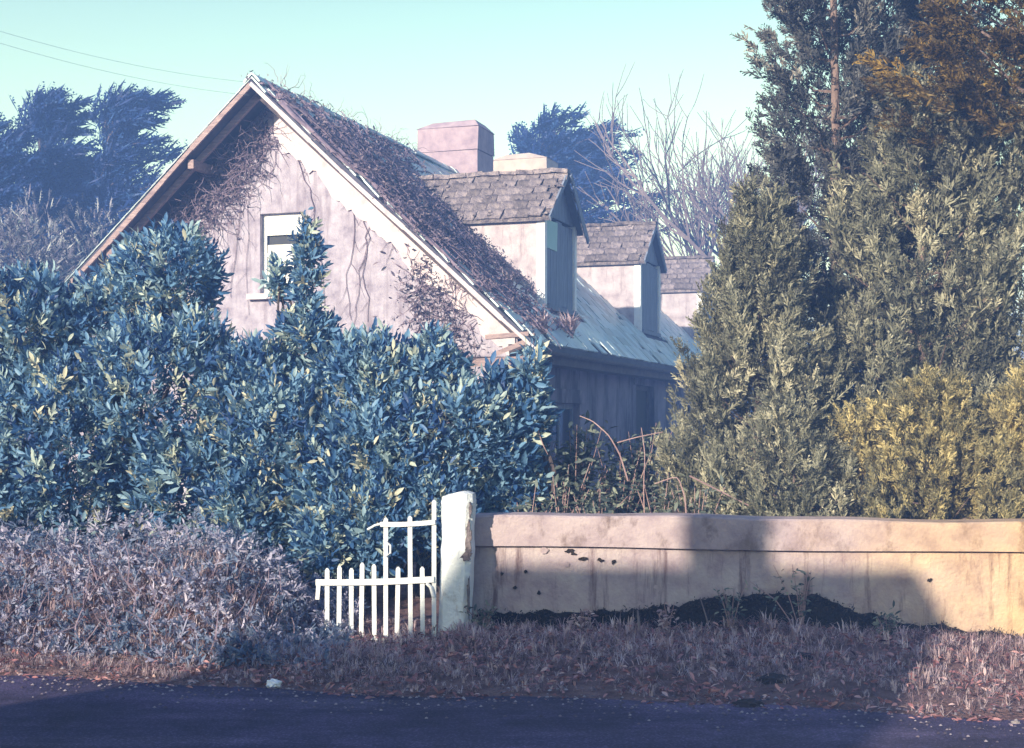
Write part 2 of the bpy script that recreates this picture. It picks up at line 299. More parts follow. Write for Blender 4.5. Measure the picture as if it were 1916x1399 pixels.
Q = np.stack([idx[:-1, :-1], idx[:-1, 1:], idx[1:, 1:], idx[1:, :-1]], -1).reshape(-1, 4)
gm = mesh_np('ground', np.stack([gx, gy, gz], -1).reshape(-1, 3), Q, smooth=True)
g_ = link('ground', gm, M['soil'], kind='structure')
rx = np.arange(-120, 120.01, .5); rv = []
for x in rx: rv += [(x, float(road_edge(x)) - k * 6.6 / 6 + (.0 if k else 0), .004 + .05 * math.sin(math.pi * k / 6)) for k in range(7)]
rq = [(i * 7 + k, i * 7 + k + 1, (i + 1) * 7 + k + 1, (i + 1) * 7 + k) for i in range(len(rx) - 1) for k in range(6)]
rb = MB(); rb.add(rv, rq); road = rb.build('road', M['road'], smooth=True, kind='structure')

# ------------------------------------------------------------------ the cottage
OX, OY = -3.80, 22.70; TH = 18.7; APEX, PITCH, HALF, LEN, OVER = 6.9, .9, 4.6, 20.6, .74
cottage = thing('cottage', 'derelict gabled cottage with three roof dormers and creeper climbing over its roof', 'house', (OX, OY, 0), R(-TH))
HM = Matrix.Translation((OX, OY, 0)) @ Matrix.Rotation(R(-TH), 4, 'Z')
def part(mb, name, mat, parent=None, **k): return mb.build(name, M[mat] if isinstance(mat, str) else mat, parent or cottage, **k)
def zr(u): return APEX - PITCH * abs(u)
def pierced(mb, axis, a0, a1, top, openings, at, thick, bottom=0.0, extra=()):
    """a wall face in the plane axis=const with rectangular openings (a0,a1,z0,z1) and their reveals"""
    cuts = sorted(set([a0, a1] + [c for o in openings for c in o[:2]] + list(extra)))
    def pt(a, d, z): return (a, at + d, z) if axis == 'x' else (at + d, a, z)
    for c0, c1 in zip(cuts, cuts[1:]):
        zs = sorted([(o[2], o[3]) for o in openings if o[0] <= c0 + 1e-6 and o[1] >= c1 - 1e-6])
        z = bottom; spans = []
        for o0, o1 in zs: spans.append((z, z, o0, o0)); z = o1
        spans.append((z, z, top(c0), top(c1)))
        for s in spans:
            for d in (0, thick): mb.add([pt(c0, d, s[0]), pt(c1, d, s[1]), pt(c1, d, s[3]), pt(c0, d, s[2])], [(0, 1, 2, 3)])
        mb.add([pt(c0, 0, top(c0)), pt(c1, 0, top(c1)), pt(c1, thick, top(c1)), pt(c0, thick, top(c0))], [(0, 1, 2, 3)])
    for o in openings:
        p = [(o[0], o[2]), (o[1], o[2]), (o[1], o[3]), (o[0], o[3])]
        for (x0, z0), (x1, z1) in zip(p, p[1:] + p[:1]): mb.add([pt(x0, 0, z0), pt(x1, 0, z1), pt(x1, thick, z1), pt(x0, thick, z0)], [(0, 1, 2, 3)])
    for a in (a0, a1): mb.add([pt(a, 0, bottom), pt(a, thick, bottom), pt(a, thick, top(a)), pt(a, 0, top(a))], [(0, 1, 2, 3)])
    return mb
WU = 4.1
mb = pierced(MB(), 'x', -WU, WU, lambda u: zr(u) - .12, [(-.25, .55, 3.66, 4.94)], 0, .35, extra=(0,)); part(mb, 'gable_wall', 'plaster')
mb = pierced(MB(), 'x', -WU, WU, lambda u: zr(u) - .12, [], LEN - .9, .35, extra=(0,)); part(mb, 'gable_wall', 'plaster')
sideo = [(1.8, 3.4, .8, 1.92), (7.5, 9.1, .05, 2.35), (11.7, 13.2, .9, 2.0)]
mb = pierced(MB(), 'y', .352, LEN - .902, lambda v: zr(WU) - .12, sideo, WU, -.35); part(mb, 'side_wall', 'plaster_shaded')
mb = pierced(MB(), 'y', .352, LEN - .902, lambda v: zr(WU) - .12, [], -WU, .35); part(mb, 'side_wall', 'plaster_shaded')
# roof slabs
for s in (1, -1):
    mb = MB(); nrm = Vector((s * PITCH, 0, 1)).normalized() * -.09
    mb.prism([(0, -OVER, APEX), (s * HALF, -OVER, zr(HALF)), (s * HALF, LEN - .4, zr(HALF)), (0, LEN - .4, APEX)], (0, 0, -.11))
    part(mb, 'roof' if s == 1 else 'rear_roof', 'deck')
# slates laid course by course on the slope that faces the road
SL = math.hypot(1, PITCH); down = Vector((1, 0, -PITCH)) / SL; nup = Vector((PITCH, 0, 1)) / SL
DORM = [2.38, 9.18, 15.96]; DW, UF, DZE, DZR = 1.9, 3.776, 5.08, 5.89
slate_mb = MB(); slate_mb.box(-.145, .145, 0, .36, 0, .026); 
sm_me = bpy.data.meshes.new('slate'); sm_me.from_pydata(slate_mb.v, [], slate_mb.f); sm_me.materials.append(M['slate'])
cand = []; GA = .255; nc = int(HALF * SL / GA); nr = int((LEN + OVER - .4) / .3)
for c in range(nc + 1):
    for k in range(nr):
        v = -OVER + .15 + k * .3 + (.15 if c % 2 else 0); d = c * GA - .03
        u = d / SL
        if u > HALF - .1 or v > LEN - .5: continue
        if any(v0 - .15 < v < v0 + DW + .15 and (6.9 - 5.85) / .9 < u < UF for v0 in DORM): continue
        if random.random() < .035: continue
        a = Vector((0, v, APEX)) + down * d + nup * random.uniform(.022, .034)
        rot = Matrix((( 0, down.x, nup.x), (1, 0, 0), (0, down.z, nup.z))).to_4x4()
        rot = rot @ Euler((R(-4.6 + random.uniform(-1, 1)), 0, R(random.gauss(0, 1.6)))).to_matrix().to_4x4()
        vis = (4.6 < v < 17.5 and u > 2.6) or (4.5 < v < 10 and u < 1.15)
        cand.append((not vis, (HM @ a).y, Matrix.Translation(a) @ rot))
cand.sort(key=lambda t: (t[0], t[1])); rest = MB()
for i, (nv, dd, mat) in enumerate(cand):
    if i < 300:
        o = link('slate', sm_me, None, cottage); o.matrix_local = mat
    else: rest.add([mat @ Vector(p) for p in slate_mb.v], slate_mb.f)
part(rest, 'slates', 'slate', kind='stuff')
rest = MB()
for c in range(nc + 1):                                # the hidden slope, in strips
    d = c * GA; a = Vector((0, 0, APEX)) + Vector((-1, 0, -PITCH)) / SL * d
    if c * GA / SL < HALF - .2: rest.prism([(a.x, -OVER, a.z + .045), (a.x - .27, -OVER, a.z - .27 * PITCH + .06), (a.x - .27, LEN - .4, a.z - .27 * PITCH + .06), (a.x, LEN - .4, a.z + .045)], (0, 0, -.02))
part(rest, 'rear_slates', 'slate', kind='stuff')
rt = MB(); rt.add([(x, y, z) for y in (0, .44) for x, z in ((-.15, -.09), (-.075, .0), (0, .045), (.075, 0), (.15, -.09), (.13, -.11), (0, .02), (-.13, -.11))],
       [(i, (i + 1) % 8, 8 + (i + 1) % 8, 8 + i) for i in range(8)] + [(7, 6, 1, 0), (1, 6, 3, 2), (6, 5, 4, 3)])
rt_me = bpy.data.meshes.new('ridge_tile'); rt_me.from_pydata(rt.v, [], rt.f); rt_me.materials.append(M['slate'])
for k in range(int((LEN + OVER - .5) / .45)):
    o = link('ridge_tile', rt_me, None, cottage); o.location = (random.uniform(-.01, .01), -OVER + k * .45, APEX + .075 + random.uniform(-.012, .012)); o.rotation_euler = (0, R(random.uniform(-4, 4)), R(random.uniform(-2, 2)))
# verge boards, wall-top fillet of pale render, purlin ends
for s in (1, -1):
    a = Vector((0, -OVER - .02, APEX - .07)); e = Vector((s * (HALF + .03), -OVER - .02, zr(HALF + .03) - .07))
    mb = MB(); n = 9
    for i in range(n):                                  # slightly bowed old board, in bent lengths
        t0, t1 = i / n, (i + 1) / n
        f = lambda t: a.lerp(e, t) + Vector((0, -.012 * math.sin(t * 7), -.03 * math.sin(math.pi * t) + .012 * math.sin(t * 11 + s)))
        mb.beam(f(t0), f(t1) + (f(t1) - f(t0)) * .004, .035, (.075 if s < 0 else .06) + .012 * math.sin(i * 2.1), up=(0, -1, 0) if False else (s * .67, 0, .74))
    part(mb, 'bargeboard', 'timber' if s < 0 else 'whitewash')
    mb = MB(); mb.beam(a + Vector((0, .28, -.10)), e + Vector((0, .28, -.10)), .06, .11, up=(s * .67, 0, .74)); part(mb, 'verge_rafter', 'timber_dark' if s == 1 else 'timber')
for u in (-2.6, -1.1):
    mb = MB(); mb.beam((u, -OVER + .05, zr(u) - .24), (u, .1, zr(u) - .24), .10, .14); part(mb, 'purlin_end', 'timber')
mb = MB(); top = []; low = []
for i in range(61):
    t = i / 60; u = .02 + t * 4.05; w = .44 + .15 * noise2(u, 0, 3.1, 1.0) + .10 * noise2(u, 0, 9, 4) + (.08 if u < 1 else 0) + .12 * math.sin(t * 3.1)
    top.append((u, -.035, zr(u) - .20)); low.append((u, -.035, zr(u) - .20 - float(max(.12, w))))
for i in range(60): mb.prism([top[i], top[i + 1], low[i + 1], low[i]], (0, .034, 0))
part(mb, 'verge_fillet', 'whitewash')
# gable window: frame, glass, blind, sill
gw = MB()
for b in ((-.25, .55, 3.66, 3.73), (-.25, .55, 4.87, 4.94), (-.25, -.18, 3.73, 4.87), (.48, .55, 3.73, 4.87), (-.18, .48, 4.26, 4.31), (.13, .17, 3.73, 4.26)):
    gw.box(b[0], b[1], .10, .17, b[2], b[3])
gwo = part(gw, 'window', 'white'); 
p_ = MB(); p_.box(-.18, .48, .14, .146, 3.73, 4.87); p_.build('pane', M['glass'], gwo)
p_ = MB(); p_.box(-.21, .50, .085, .098, 4.60, 4.91, j=.006); p_.build('blind', M['blind'], gwo)
p_ = MB(); p_.box(-.16, .30, .085, .098, 3.72, 4.44, j=.008); p_.build('board', M['blind'], gwo)
p_ = MB(); p_.box(-.44, .76, -.10, .10, 3.57, 3.655, j=.006); p_.build('sill', M['whitewash'], gwo)
# side wall openings
for i, o in enumerate(sideo):
    door = i == 1; f = MB(); x0, x1, z0, z1 = o
    f.box(WU - .20, WU - .12, x0, x0 + .09, z0, z1); f.box(WU - .20, WU - .12, x1 - .09, x1, z0, z1); f.box(WU - .20, WU - .12, x0 + .09, x1 - .09, z1 - .09, z1)
    if not door: f.box(WU - .20, WU - .12, x0 + .09, x1 - .09, z0, z0 + .08); f.box(WU - .19, WU - .13, (x0 + x1) / 2 - .03, (x0 + x1) / 2 + .03, z0 + .08, z1 - .09)
    fo = part(f, 'door' if door else 'window', 'timber_dark' if door else 'board_blue')
    p_ = MB(); p_.box(WU - .17, WU - .155, x0 + .09, x1 - .09, z0 + (.08 if not door else 0), z1 - .09); p_.build('door_leaf' if door else 'pane', M['dark'] if door else M['glass'], fo)
    if not door: p_ = MB(); p_.box(WU - .05, WU + .08, x0 - .08, x1 + .08, z0 - .09, z0 - .005); p_.build('sill', M['plaster_shaded'], fo)
    p_ = MB(); p_.box(WU + .002, WU + .03, x0 - .22, x1 + .22, z1 + .005, z1 + .24, j=.004); p_.build('lintel', M['plaster_shaded'], fo)
# dormers
d_slate = MB(); d_slate.box(-.118, .118, 0, .26, 0, .028, j=.006)
ds_me = bpy.data.meshes.new('dormer_slate'); ds_me.from_pydata(d_slate.v, [], d_slate.f); ds_me.materials.append(M['mossy'])
def dormer(v0, i):
    t = bpy.data.objects.new('dormer', None); COL.objects.link(t); t.parent = cottage; t.location = (UF, v0, 0)
    if i == 0: t['label'] = 'nearest dormer with broken bargeboard and a pale green board in its window'
    ub = (APEX - DZE) / PITCH - UF; zb = zr(UF); urb = (APEX - DZR) / PITCH - UF
    for v, nm in ((0, 'cheek'), (DW - .12, 'cheek')):
        mb = MB(); mb.prism([(ub - .15, v, DZE + .0), (-.13, v, DZE), (-.13, v, zr(UF - .13) - .05), ((ub - .15), v, DZE - .15)], (0, .12, 0)); mb.build(nm, M['cheek'], t)
    for v in (-.012, DW - .118):
        mb = MB(); mb.box(-.128, .012, v, v + .13, zb - .06, DZE + .02); mb.build('corner_post', M['white'], t)
    nb = 5; bw = (DW - .24) / nb
    for k in range(nb):                                   # boarded-up front
        x0 = .12 + k * bw; mb = MB(); mb.box(-.06 + random.uniform(-.008, .008), -.03, x0 + .004, x0 + bw - .006, zb + .10 + random.uniform(0, .02), DZE - .02 + random.uniform(-.03, .02), j=.003); mb.build('board', M['board_blue'], t)
    mb = MB(); mb.box(-.09, .05, .13, DW - .13, zb + .0, zb + .085); mb.build('sill', M['board_blue'], t)
    hm = DZE + .02; half = DW / 2
    for k in range(6):                                    # the little gable is boarded too
        a0 = k * DW / 6 + .004; a1 = (k + 1) * DW / 6 - .004; rise = lambda a: hm + (DZR - DZE - .06) * (1 - abs(a - half) / half)
        mb = MB(); am = [a0, a1] if not (a0 < half < a1) else [a0, half, a1]
        mb.prism([(-.05, a0, hm + .003), (-.05, a1, hm + .003)] + [(-.05, a, rise(a)) for a in reversed(am)], (.03, 0, 0)); mb.build('gable_board', M['board_blue'], t)
    if i == 0:
        mb = MB(); mb.box(-.027, -.008, .14, .80, DZE - .52, DZE - .06, j=.02); mb.build('green_board', M['board_green'], t)
    sl = math.hypot(half + .14, DZR - DZE)
    for s in (-1, 1):
        vr = half; ve = half + s * (half + .09); ze = DZE - .06; zt = DZR + .02
        mb = MB(); mb.prism([(urb - .25, vr, zt), (.11, vr, zt), (.11, ve, ze), (ub - .45, ve, ze)], (0, 0, -.06)); mb.build('roof', M['mossy'] if s < 0 else M['deck'], t)
        mb = MB()
        if i == 0 and s == 1:                             # the far bargeboard has slipped
            mb.beam((.175, vr + .02, zt - .02), (.20, ve + .02, ze - .18), .03, .10, up=(0, s * .65, .76))
            mb.beam((.21, vr + .05, zt - .22), (.21, ve - .2, ze - .10), .02, .06, up=(0, s * .65, .76))
        else: mb.beam((.125, vr, zt - .03), (.125, ve, ze - .03), .03, .10, up=(0, s * .65, .76))
        mb.build('bargeboard', M['board_blue'], t)
        dn = Vector((0, ve - vr, ze - zt)); Ld = dn.length; dn.normalize(); nu = Vector((0, s * -dn.z, abs(dn.y))).normalized() if s > 0 else Vector((0, dn.z, -dn.y)).normalized()
        if nu.z < 0: nu = -nu
        ncs = 6; ex = Ld / ncs
        for c in range(ncs):
            u_start = urb - .2 + (ub - urb - .2) * (c / ncs) if True else 0
            uu = .02 - (.14 if c % 2 else 0)
            while uu > u_start:
                if random.random() > .06:
                    a = Vector((uu - .0, vr, zt)) + dn * (c * ex - .02) + nu * random.uniform(.012, .034)
                    xa = Vector((1, 0, 0)); rot = Matrix(((xa.x, dn.x, nu.x), (xa.y, dn.y, nu.y), (xa.z, dn.z, nu.z))).to_4x4()
                    rot = rot @ Euler((R(-4 + random.gauss(0, 2.0)), R(random.gauss(0, 2.5)), R(random.gauss(0, 4)))).to_matrix().to_4x4()
                    o = link('slate', ds_me, None, t); o.matrix_local = Matrix.Translation(a) @ rot
                uu -= .242
    mb = MB()
    for k in range(9):
        u0 = .15 - (k + 1) * .31
        if u0 > urb - .25: mb.beam((u0, half, zt + .05 + random.uniform(-.015, .02)), (u0 + .30, half, zt + .05 + random.uniform(-.015, .02)), .20, .07, j=.012)
    mb.build('ridge', M['mossy'], t)
    lm = MB()
    for k in range(46 if i == 0 else 22):                 # cushions of moss
        a = random.random(); q = random.random(); c0 = Vector((.1 + (urb - .2 - .1) * q, half - a * (half + .1), zt + (ze - zt) * a + .03)); r = random.uniform(.03, .075)
        pts = []; 
        for lat in range(3):
            for lo in range(6): pts.append(c0 + Vector((math.cos(lo * 1.047) * r * (1, .8, .35)[lat] * random.uniform(.8, 1.2), math.sin(lo * 1.047) * r * (1, .8, .35)[lat], (0, .5, .75)[lat] * r)))
        lm.add(pts, [(l * 6 + k2, l * 6 + (k2 + 1) % 6, (l + 1) * 6 + (k2 + 1) % 6, (l + 1) * 6 + k2) for l in range(2) for k2 in range(6)] + [tuple(range(12, 18))])
    lm.build('moss', M['mossy'], t, kind='stuff')
    return t
for i, v0 in enumerate(DORM): dormer(v0, i)
# chimneys
def chimney(u0, u1, v0, v1, ztop, mat, label, flaunch):
    t = bpy.data.objects.new('chimney', None); COL.objects.link(t); t.parent = cottage; t['label'] = label
    zc = ztop - .62
    mb = MB(); mb.box(u0, u1, v0, v1, APEX - 1.3, zc - .012, j=.006); mb.build('stack', M[mat], t)
    mb = MB(); mb.box(u0 - .012, u1 + .014, v0 - .012, v1 + .012, zc, ztop - .13, j=.012); mb.build('stack_top', M[mat], t)
    mb = MB(); mb.box(u0 + .004, u1 - .004, v0 + .004, v1 - .004, zc - .012, zc); mb.build('crack', M['deck'], t)
    mb = MB(); k = flaunch
    a = [(u0 - .03, v0 - .03, ztop - .129), (u1 + .03, v0 - .03, ztop - .129), (u1 + .03, v1 + .03, ztop - .129), (u0 - .03, v1 + .03, ztop - .129)]
    b_ = [(u0 + k[0], v0 + .16, ztop + .02), (u1 - k[1], v0 + .16, ztop + .04), (u1 - k[1], v1 - .16, ztop + .03), (u0 + k[0], v1 - .16, ztop)]
    mb.add(a + b_, [(0, 1, 5, 4), (1, 2, 6, 5), (2, 3, 7, 6), (3, 0, 4, 7), (4, 5, 6, 7), (3, 2, 1, 0)]); mb.build('flaunching', M[mat], t)
chimney(-.83, .53, 8.01, 9.01, 8.02, 'chimney', 'larger pinkish rendered chimney stack cracked across the middle', (.28, .12))
chimney(-.98, .42, 13.26, 14.2, 8.28, 'chimney_pale', 'lower pale chimney stack with a sloping top', (.3, .5))
# eaves: gutter, fascia, and the broken boxed end beside the gable
mb = MB()
for k in range(10):
    v0 = -.35 + k * 2.05; v1 = v0 + 2.04
    ring = [(HALF + .02 + .06 * math.cos(a), 0, zr(HALF) - .10 + .06 * math.sin(a)) for a in np.linspace(math.pi, 2 * math.pi, 6)]
    for a, b in zip(ring, ring[1:]): mb.add([(a[0], v0, a[2]), (b[0], v0, b[2]), (b[0], v1, b[2] - .004), (a[0], v1, a[2] - .004)], [(0, 1, 2, 3)])
part(mb, 'gutter', 'iron')
mb = MB(); mb.box(HALF - .10, HALF - .06, .02, LEN - .5, zr(HALF) - .28, zr(HALF) - .06); part(mb, 'fascia', 'timber_dark')
mb = MB(); mb.box(WU + .002, HALF - .104, .02, LEN - .5, zr(HALF) - .27, zr(HALF) - .24); part(mb, 'soffit', 'timber_dark')
for (a, b, w, h) in [((3.55, -OVER, 2.47), (4.72, -OVER + .02, 2.51), .05, .11), ((3.86, -OVER, 2.84), (4.52, -OVER, 2.88), .05, .07), ((3.95, -OVER + .03, 2.58), (4.5, -OVER + .02, 2.78), .04, .06),
                     ((4.66, -OVER + .02, 2.52), (4.70, -OVER + .02, 2.72), .05, .08), ((4.50, -OVER + .2, 2.46), (4.52, -OVER + .2, 2.9), .06, .06), ((3.7, -.3, 2.44), (4.66, -.28, 2.46), .3, .04)]:
    mb = MB(); mb.beam(a, b, w, h, up=(0, -1, 0.01) if abs(a[0] - b[0]) < .2 else (0, 0, 1), j=.008); part(mb, 'eaves_board', 'timber')
mb = MB(); mb.box(3.5, 4.4, -.58, -.02, 2.53, 2.56, j=.02); mb.box(4.15, 4.55, -.5, -.02, 2.57, 2.74, j=.03); part(mb, 'eaves_box', 'timber_dark')
mb = MB(); mb.tube([(HALF - .02, .25, zr(HALF) - .2), (WU + .09, .25, zr(HALF) - .5), (WU + .07, .25, .2)], .04, 8); part(mb, 'downpipe', 'iron')

# ------------------------------------------------------------------ creeper on the cottage, tufts on its roof
def wander(p, d, n, step, wob, surf=None):
    pts = [Vector(p)]; d = Vector(d).normalized()
    for _ in range(n):
        d = (d + Vector((random.gauss(0, wob), random.gauss(0, wob), random.gauss(0, wob)))).normalized(); q = pts[-1] + d * step
        if surf: q = surf(q)
        pts.append(q)
    return pts
creep = thing('dead_creeper', 'tangle of dead creeper stems covering the near end of the cottage roof', 'creeper', (OX, OY, 0), R(-TH))
def on_roof(q): q.z = min(max(q.z, zr(q.x) + .04), zr(q.x) + .22); return q
mb = MB(); lp = []; ldr = []
for k in range(950):
    t = random.random() ** .8; u = .04 + t * 4.3
    vmax = 4.6 - .75 * u if u > .6 else 4.8
    v = -OVER + random.random() ** 1.25 * (max(1.5, vmax) + OVER)
    if u > 3.1 and random.random() < .7: continue
    if u < 3.1 and v > DORM[0] - .1 and u > .9: continue
    z0 = zr(u) + random.uniform(.04, .16)
    n = random.randint(4, 7); pts = wander((u, v, z0), (random.uniform(-1, 1), random.uniform(-.7, 1), random.uniform(-.7, .8)), n, random.uniform(.07, .15), .5, on_roof)
    r = random.uniform(.009, .021); mb.tube(pts, [r * (1 - .6 * i / n) for i in range(n + 1)], 3, False)
    for p in pts[1:]:
        for _ in range(2):
            lp.append(p + Vector((random.gauss(0, .05), random.gauss(0, .05), abs(random.gauss(0, .02))))); ldr.append((random.gauss(0, 1), random.gauss(0, 1), random.gauss(.2, .8)))
for k in range(34):                                         # long thick runners up and down the slope
    v = -OVER + random.random() * 4.6; u0 = random.uniform(.05, 1.0); n = 12; L_ = min(4.2, 1.6 + random.random() * 2.6 + (1.0 if v < 1 else 0)); pts = []
    if v > DORM[0] - .2: L_ = min(L_, .9)
    for i in range(n + 1):
        u = u0 + (L_ - .2) * i / n; u = min(u, 4.4); pts.append((u, v + .22 * math.sin(i * .9 + k) + random.gauss(0, .05), zr(u) + .07 + .05 * random.random()))
    mb.tube(pts, [.032 * (1 - .65 * i / n) for i in range(n + 1)], 4, False)
for k in range(60):                                         # whips standing against the sky along the ridge
    v = random.uniform(-.5, 5.5); n = 6; pts = wander((random.uniform(-.1, .3), v, APEX + .03), (random.uniform(-.5, .5), random.uniform(-.6, .6), .8), n, random.uniform(.04, .085), .45)
    mb.tube(pts, [.007 * (1 - .7 * i / n) for i in range(n + 1)], 3, False)
mb.build('stems', M['twig'], creep, kind='stuff')
lp = np.array([tuple(p) for p in lp]); ldr = np.array(ldr)
V, T, n_ = scatter(LV, LF, lp, frames(ldr, RNG.uniform(0, 6.3, len(lp))), RNG.uniform(.04, .09, len(lp)))
link('leaves', mesh_np('leaves', V, T, n_), M['dead_leaf'], creep, kind='stuff')
cre2 = thing('creeper', 'dry creeper stems hanging down the plaster of the cottage gable', 'creeper', (OX, OY, 0), R(-TH))
def vine(pts, r, n=14):
    out = []
    for i in range(n + 1):
        t = i / n * (len(pts) - 1); k = min(int(t), len(pts) - 2); p = Vector(pts[k]).lerp(Vector(pts[k + 1]), t - k)
        out.append(p + Vector((random.gauss(0, .022), 0, random.gauss(0, .02))))
    m_ = MB(); m_.tube(out, [r * (1 - .5 * i / n) for i in range(n + 1)], 4)
    for i in range(2, n, 2):
        sd_ = random.choice((-1, 1)); q = [out[i]]
        for j in range(4): q.append(q[-1] + Vector((sd_ * random.uniform(.01, .06), 0, -random.uniform(.02, .09))))
        m_.tube(q, [r * .5, r * .45, r * .4, r * .3, r * .2], 3)
    m_.build('stem', M['twig'], cre2); return out
def G(px, py):                                              # a point of the gable face from where it shows
    k = (px - HX) / F; u = (k * OY - OX) / (.947 + .3206 * k); d = OY - .3206 * u; return (u, -.02, EYE + (HY - py) / F * d)
for path in [[(492, 210), (495, 260), (478, 330), (465, 400), (462, 480), (466, 590)], [(548, 262), (556, 300), (580, 345), (586, 400), (600, 470), (612, 600)],
             [(672, 372), (690, 440), (684, 500), (690, 600)], [(640, 330), (668, 420), (650, 520), (656, 600)], [(700, 400), (684, 455), (668, 560), (660, 640)],
             [(545, 262), (565, 300), (592, 312)], [(724, 440), (736, 458), (740, 470)], [(505, 235), (520, 270), (512, 330)], [(440, 280), (452, 360), (440, 470), (430, 560)]]:
    vine([G(*p) for p in path], random.uniform(.006, .011))
mb = MB()
for k in range(650):                                        # shaded tangle under the left-hand verge
    u = -random.uniform(.1, 2.7); dz = abs(random.gauss(.40, .33)); p = (u, -.02 - random.random() * .05, zr(u) - .16 - dz)
    n = 5; pts = wander(p, (random.uniform(-1, 1), random.uniform(-.3, .1), random.uniform(-1, .3)), n, .11, .5, lambda q: Vector((q.x, min(q.y, -.015), q.z)))
    mb.tube(pts, [.008 * (1 - .5 * i / n) for i in range(n + 1)], 3, False)
for k in range(120):                                        # and around the lower right verge
    c = Vector(G(random.uniform(770, 880), random.uniform(500, 640))); pts = wander(c, (random.uniform(-1, 1), -.1, random.uniform(-.6, 1)), 5, .10, .5, lambda q: Vector((q.x, min(q.y, -.015), q.z)))
    mb.tube(pts, [.008 * (1 - .1 * i) for i in range(6)], 3, False)
mb.build('fine_stems', M['twig'], cre2, kind='stuff')
lp = []
for k in range(1500):
    if k < 1020: u = -random.uniform(.1, 2.8); lp.append((u, -.02 - random.random() * .05, zr(u) - .2 - abs(random.gauss(.4, .35))))
    else:
        a, c = random.choice([(770, 520), (800, 560), (830, 600), (850, 640), (790, 600), (870, 660), (820, 540)]); q = G(random.gauss(a, 20), random.gauss(c, 26)); lp.append((q[0], -.04 - random.random() * .15, q[2]))
lp = np.array(lp); V, T, n_ = scatter(LV, LF, lp, frames(RNG.normal(size=(len(lp), 3)) + np.array([0, -.5, -.2]), RNG.uniform(0, 6.3, len(lp))), RNG.uniform(.06, .13, len(lp)))
link('leaves', mesh_np('leaves', V, T, n_), M['dead_leaf'], cre2, kind='stuff')

def blade_fan(n, L, spread, seed=0, w=.012, droop=.35):
    r = np.random.default_rng(seed); V = []; T = []
    for i in range(n):
        az = r.uniform(0, 6.283); l = L * r.uniform(.5, 1.1); s = spread * r.uniform(.2, 1.1); b = np.array([r.normal(0, .03), r.normal(0, .03), 0]) * L * 3
        d = np.array([math.cos(az), math.sin(az), 0]); side = np.array([-d[1], d[0], 0]) * w * r.uniform(.7, 1.3)
        p1 = b + d * s * l * .4 + np.array([0, 0, l * .55]); p2 = b + d * s * l + np.array([0, 0, l * (1 - droop * s)])
        o = len(V); V += [b - side, b + side, p1 + side * .8, p1 - side * .8, p2]; T += [(o, o + 1, o + 2), (o, o + 2, o + 3), (o + 3, o + 2, o + 4)]
    return np.array(V), np.array(T)
def tuft(label, loc, n, L, spread, mat, name='grass_tuft', group=None, cat='plant', w=.012):
    V, T = blade_fan(n, L, spread, random.randint(0, 999), w); me = mesh_np(name, V, T, np.repeat(RNG.uniform(.45, 1, n), 5))
    o = link(name, me, M[mat], label=label, category=cat); o.location = loc
    if group: o['group'] = group
    return o
def roofpt(u, v, dz=0): return HM @ Vector((u, v, zr(u) + dz))
tuft('large dry rounded grass clump at the roof edge below the nearest dormer', roofpt(4.33, 1.85, .0), 240, .46, 1.15, 'straw', group='tufts growing on the cottage roof')
tuft('spiky fern-like tuft on the slates beside the nearest dormer corner', roofpt(3.55, 1.1), 50, .40, 1.1, 'straw', group='tufts growing on the cottage roof', w=.02)
tuft('spiky tuft at the roof edge between the broken eaves and the dry clump', roofpt(4.4, .2), 50, .42, 1.1, 'straw', group='tufts growing on the cottage roof', w=.02)

